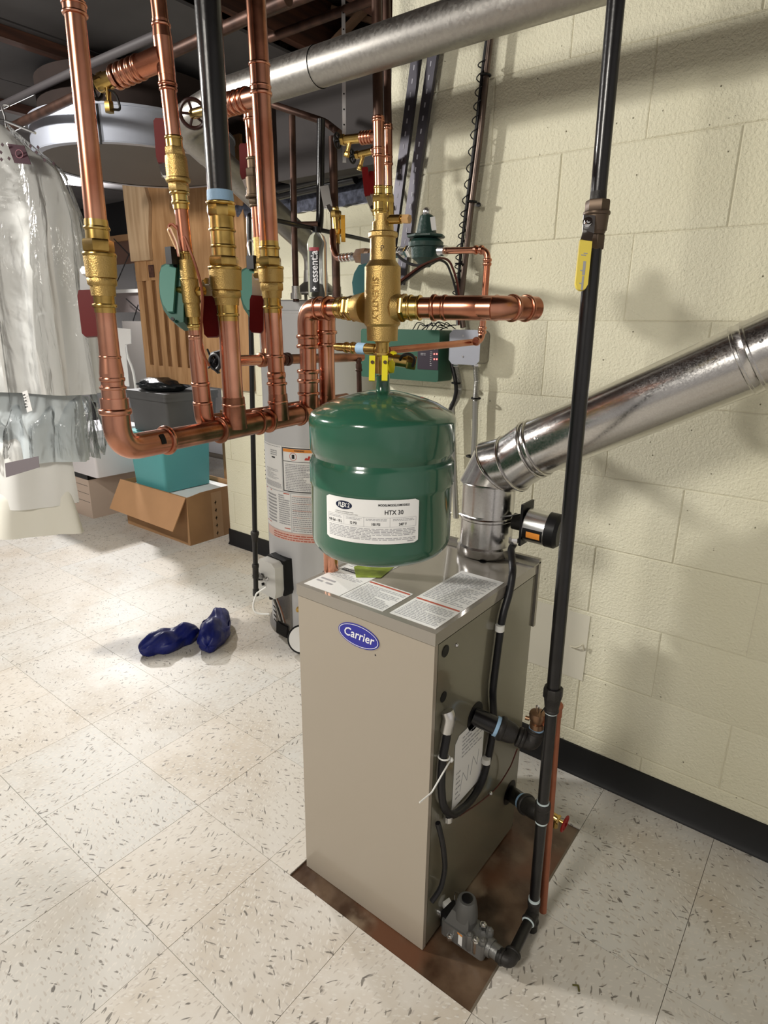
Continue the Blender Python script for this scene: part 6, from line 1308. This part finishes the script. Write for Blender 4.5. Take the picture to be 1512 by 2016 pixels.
# garments on hanger
def drape(name, par, m, cpt, zt, zb, prof, dep_, folds, seed, amp=.018, n=96, rows=30, open_=True):
    # prof: list of (fraction, half width); rippled elliptical curtain
    rz = random.Random(seed); ph = rz.uniform(0, 6); U_ = V((.792, .611, 0)); Wv = V((-.611, .792, 0)); k = M()
    def hw(f):
        for (f0, a0), (f1, a1) in zip(prof, prof[1:]):
            if f0 <= f <= f1: return a0 + (a1 - a0) * (f - f0) / (f1 - f0)
        return prof[-1][1]
    for j in range(rows + 1):
        f = j / rows; z = zt + (zb - zt) * f; w = hw(f); dp2 = dep_ * (.35 + .65 * min(1, f * 2))
        for i in range(n):
            a = 2 * PI * i / n; rip = amp * min(1, f * 1.6) * (math.sin(folds * a + ph + .8 * math.sin(3 * f + a)) + .5 * math.sin(folds * 1.7 * a + 2 * ph + 2 * f))
            x = math.cos(a) * (w + rip); y = math.sin(a) * (dp2 + rip)
            zz_ = z + (.006 * math.sin(2 * a + ph) if j == rows else 0)
            k.v.append(cpt + U_ * x + Wv * y + V((0, 0, zz_ - cpt.z)))
    k.f = [(j*n+i, j*n+(i+1) % n, (j+1)*n+(i+1) % n, (j+1)*n+i) for j in range(rows) for i in range(n)]
    return k.build(name, m, par, sharp=80)
gd = 2.0; gc = aD(10, 400, gd); zT = vtop(gc, 10, 232).z
def gz(y): return Line(V((gc.x, gc.y, .3)), V((gc.x, gc.y, 2))).at(y).z
pxw = gd / F
gm = thing('garment_bag', 'white gown in a clear plastic garment bag hanging at the left edge', 'garment', (gc.x, gc.y, gz(1062)))
drape('gown', gm, cloth, gc, gz(246), gz(770), [(0, .03), (.06, .08), (.14, .185), (.3, .225), (.6, .232), (1, .235)], .10, 5, 2, .010)
drape('under_skirt', gm, mat('pale_blue_lining', rgb(200, 208, 210), .5, bump=.15, bscale=14), gc, gz(740), gz(905), [(0, .17), (1, .16)], .08, 6, 5, .008)
gc2_ = gc - V((.792, .611, 0)) * .11
drape('long_hem', gm, cloth, gc2_, gz(760), gz(990), [(0, .20), (1, .205)], .07, 5, 8, .010)
drape('long_hem', gm, cloth_ivory, gc2_, gz(900), gz(1048), [(0, .18), (1, .21)], .065, 5, 11, .012)
drape('plastic_cover', gm, film, gc, gz(240), gz(790), [(0, .04), (.06, .1), (.16, .205), (.32, .243), (.6, .25), (1, .258)], .125, 13, 3, .022, 120, 40)
drape('plastic_cover', gm, film, gc, gz(780), gz(895), [(0, .2), (1, .2)], .10, 12, 6, .024, 120, 16)
fw = V((.611, -.792, 0)); U_ = V((.792, .611, 0))
p = aD(38, 303, gd - .155); k = M(); d = .0
q = [aD(x, y, gd - .14) for x, y in ((15, 283), (48, 287), (62, 324), (29, 321))]; k.prism(q, fw * .002); pt2 = k.build('brand_patch', maroon, gm, 'square maroon patch'); 
M().torus(aD(38, 303, gd - .145), fw, .011, .0012, 20, 6).build('patch_ring', mat('patch_pink', rgb(150, 100, 110), .5), pt2)
rz = random.Random(2)
for i in range(9):
    x, y = ((5, 285), (2, 300), (18, 312), (60, 288), (72, 300), (88, 315), (75, 290), (106, 322), (3, 314))[i]; q = aD(x, y, gd - .15 + .0005 * x); M().prism([q + U_ * a + V((0, 0, b_)) for a, b_ in ((-.005, 0), (0, .006), (.005, 0), (0, -.006))], fw * .001).build('dot_print', maroon, gm)
k = M(); q = [aD(x, y, gd - .13) for x, y in ((44, 772), (54, 768), (64, 808), (54, 812))]; k.prism(q, fw * .001); tg_ = k.build('care_tag', white, gm, 'white hanging tag'); mp = pmap(aD(50, 806, gd - .1315), (R @ V((.9, .2, 0))), (0, 0, 1)); k = M(); dashes(k, mp, .0, .008, .005, .05, 5, .4, 3, .006); k.build('print', ink_k, tg_, kind='stuff')
q = [aD(x, y, gd - .11) for x, y in ((10, 912), (76, 898), (78, 920), (12, 940))]; M().prism(q, fw * .001).build('label_print', mat('label_greyed', rgb(120, 112, 116), .5), gm)
hk = thing('hanger', 'wire clothes hanger hook holding the white garment bag', 'hanger', tuple(aD(10, 245, gd))); hp = [aD(12, 250, gd), aD(10, 230, gd), aD(4, 214, gd), aD(8, 205, gd), aD(18, 208, gd)]
M().tube(hp, .003, .01, n=8).build('hook', steel, hk); M().tube([aD(10, 238, gd), aD(70, 262, gd)], .004, n=8).build('shoulder_wire', steel, hk)
zr = aD(10, 206, gd).z - .004; hr2 = aD(8, 208, gd); rl_ = M().tube([V((hr2.x, hr2.y, zr)) - U_ * .05 - V((0, 0, .0)), V((hr2.x - 1.4, hr2.y - .3, zr))], .012, n=12).build('hanging_rail', iron); tag(rl_, 'dark rail off the left edge that the hanger hooks over', 'rail')
pb2 = thing('hanging_plastic', 'loose clear plastic hanging beside the gown in front of the white tub', 'plastic bag', tuple(aD(200, 880, 2.1)))
gc3 = aD(212, 800, 2.3); Lz = Line(V((gc3.x, gc3.y, .3)), V((gc3.x, gc3.y, 2)))
drape('film', pb2, film, gc3, Lz.at(755).z, Lz.at(882).z, [(0, .035), (1, .05)], .03, 8, 5, .01, 60, 16)

# blue overshoe covers
def bootie(name, lab, c, ang, L, W, H, seed, tip):
    rz = random.Random(seed); ph = [(rz.uniform(0, 6), rz.uniform(0, 6), rz.uniform(2, 7), rz.uniform(2, 7)) for _ in range(10)]; p0 = ph[0][0]
    k = M(); n, mm = 72, 44; cs, sn = math.cos(ang), math.sin(ang)
    for j in range(mm + 1):
        t = PI * j / mm
        for i in range(n):
            a = 2 * PI * i / n; s = -math.cos(t); x = s; rr = math.sin(t) ** .75
            w = (1 - .22 * s) * rr; h = (1 + .35 * s * tip) * rr
            y = math.cos(a) * w; z = math.sin(a) * h
            f = 1 + .09 * sum(math.sin(u * x + p + 1.2 * a) * math.cos(v * y + q) for p, q, u, v in ph) / 2 + .05 * math.sin(9 * x + 4 * math.sin(2 * a + p0)) * math.sin(5 * a + 3 * x)
            z = z * H * f + (-.25 * H * math.exp(-((x - .1) / .25) ** 2) if z > .3 else 0)
            z = max(z + H * .55, 0.0005)
            X, Y = x * L * (1 + .03 * math.sin(3 * a)), y * W * f
            k.v.append(V((c[0] + X * cs - Y * sn, c[1] + X * sn + Y * cs, z)))
    k.f = [(j*n+i, j*n+(i+1) % n, (j+1)*n+(i+1) % n, (j+1)*n+i) for j in range(mm) for i in range(n)]
    o = k.build(name, blue_film, sharp=80); return tag(o, lab, 'shoe cover', 'blue shoe covers on the floor')
a0_, a1_ = aZ(282, 1277, .03), aZ(385, 1244, .03); c_ = (a0_ + a1_) / 2; dv2 = a1_ - a0_
bootie('shoe_cover', 'left, longer crumpled blue plastic shoe cover lying on the floor', c_, math.atan2(dv2.y, dv2.x), dv2.length * .56, .058, .056, 3, .3)
a0_, a1_ = aZ(410, 1272, .03), aZ(438, 1212, .03); c_ = (a0_ + a1_) / 2; dv2 = a1_ - a0_
bootie('shoe_cover', 'right crumpled blue plastic shoe cover pointing away, nearer the water heater', c_, math.atan2(dv2.y, dv2.x), dv2.length * .55, .062, .07, 9, -.3)
# small scrap on the floor
p = aZ(1127, 1940, .001); tag(M().tube([p + V((0, 0, .001)), p + V((.010, .006, .002)), p + V((.016, -.004, .001))], .002, .002, n=6).build('plastic_scrap', mat('olive_scrap', rgb(90, 86, 40), .6)), 'tiny bent olive scrap on the tiles at the lower right', 'scrap')
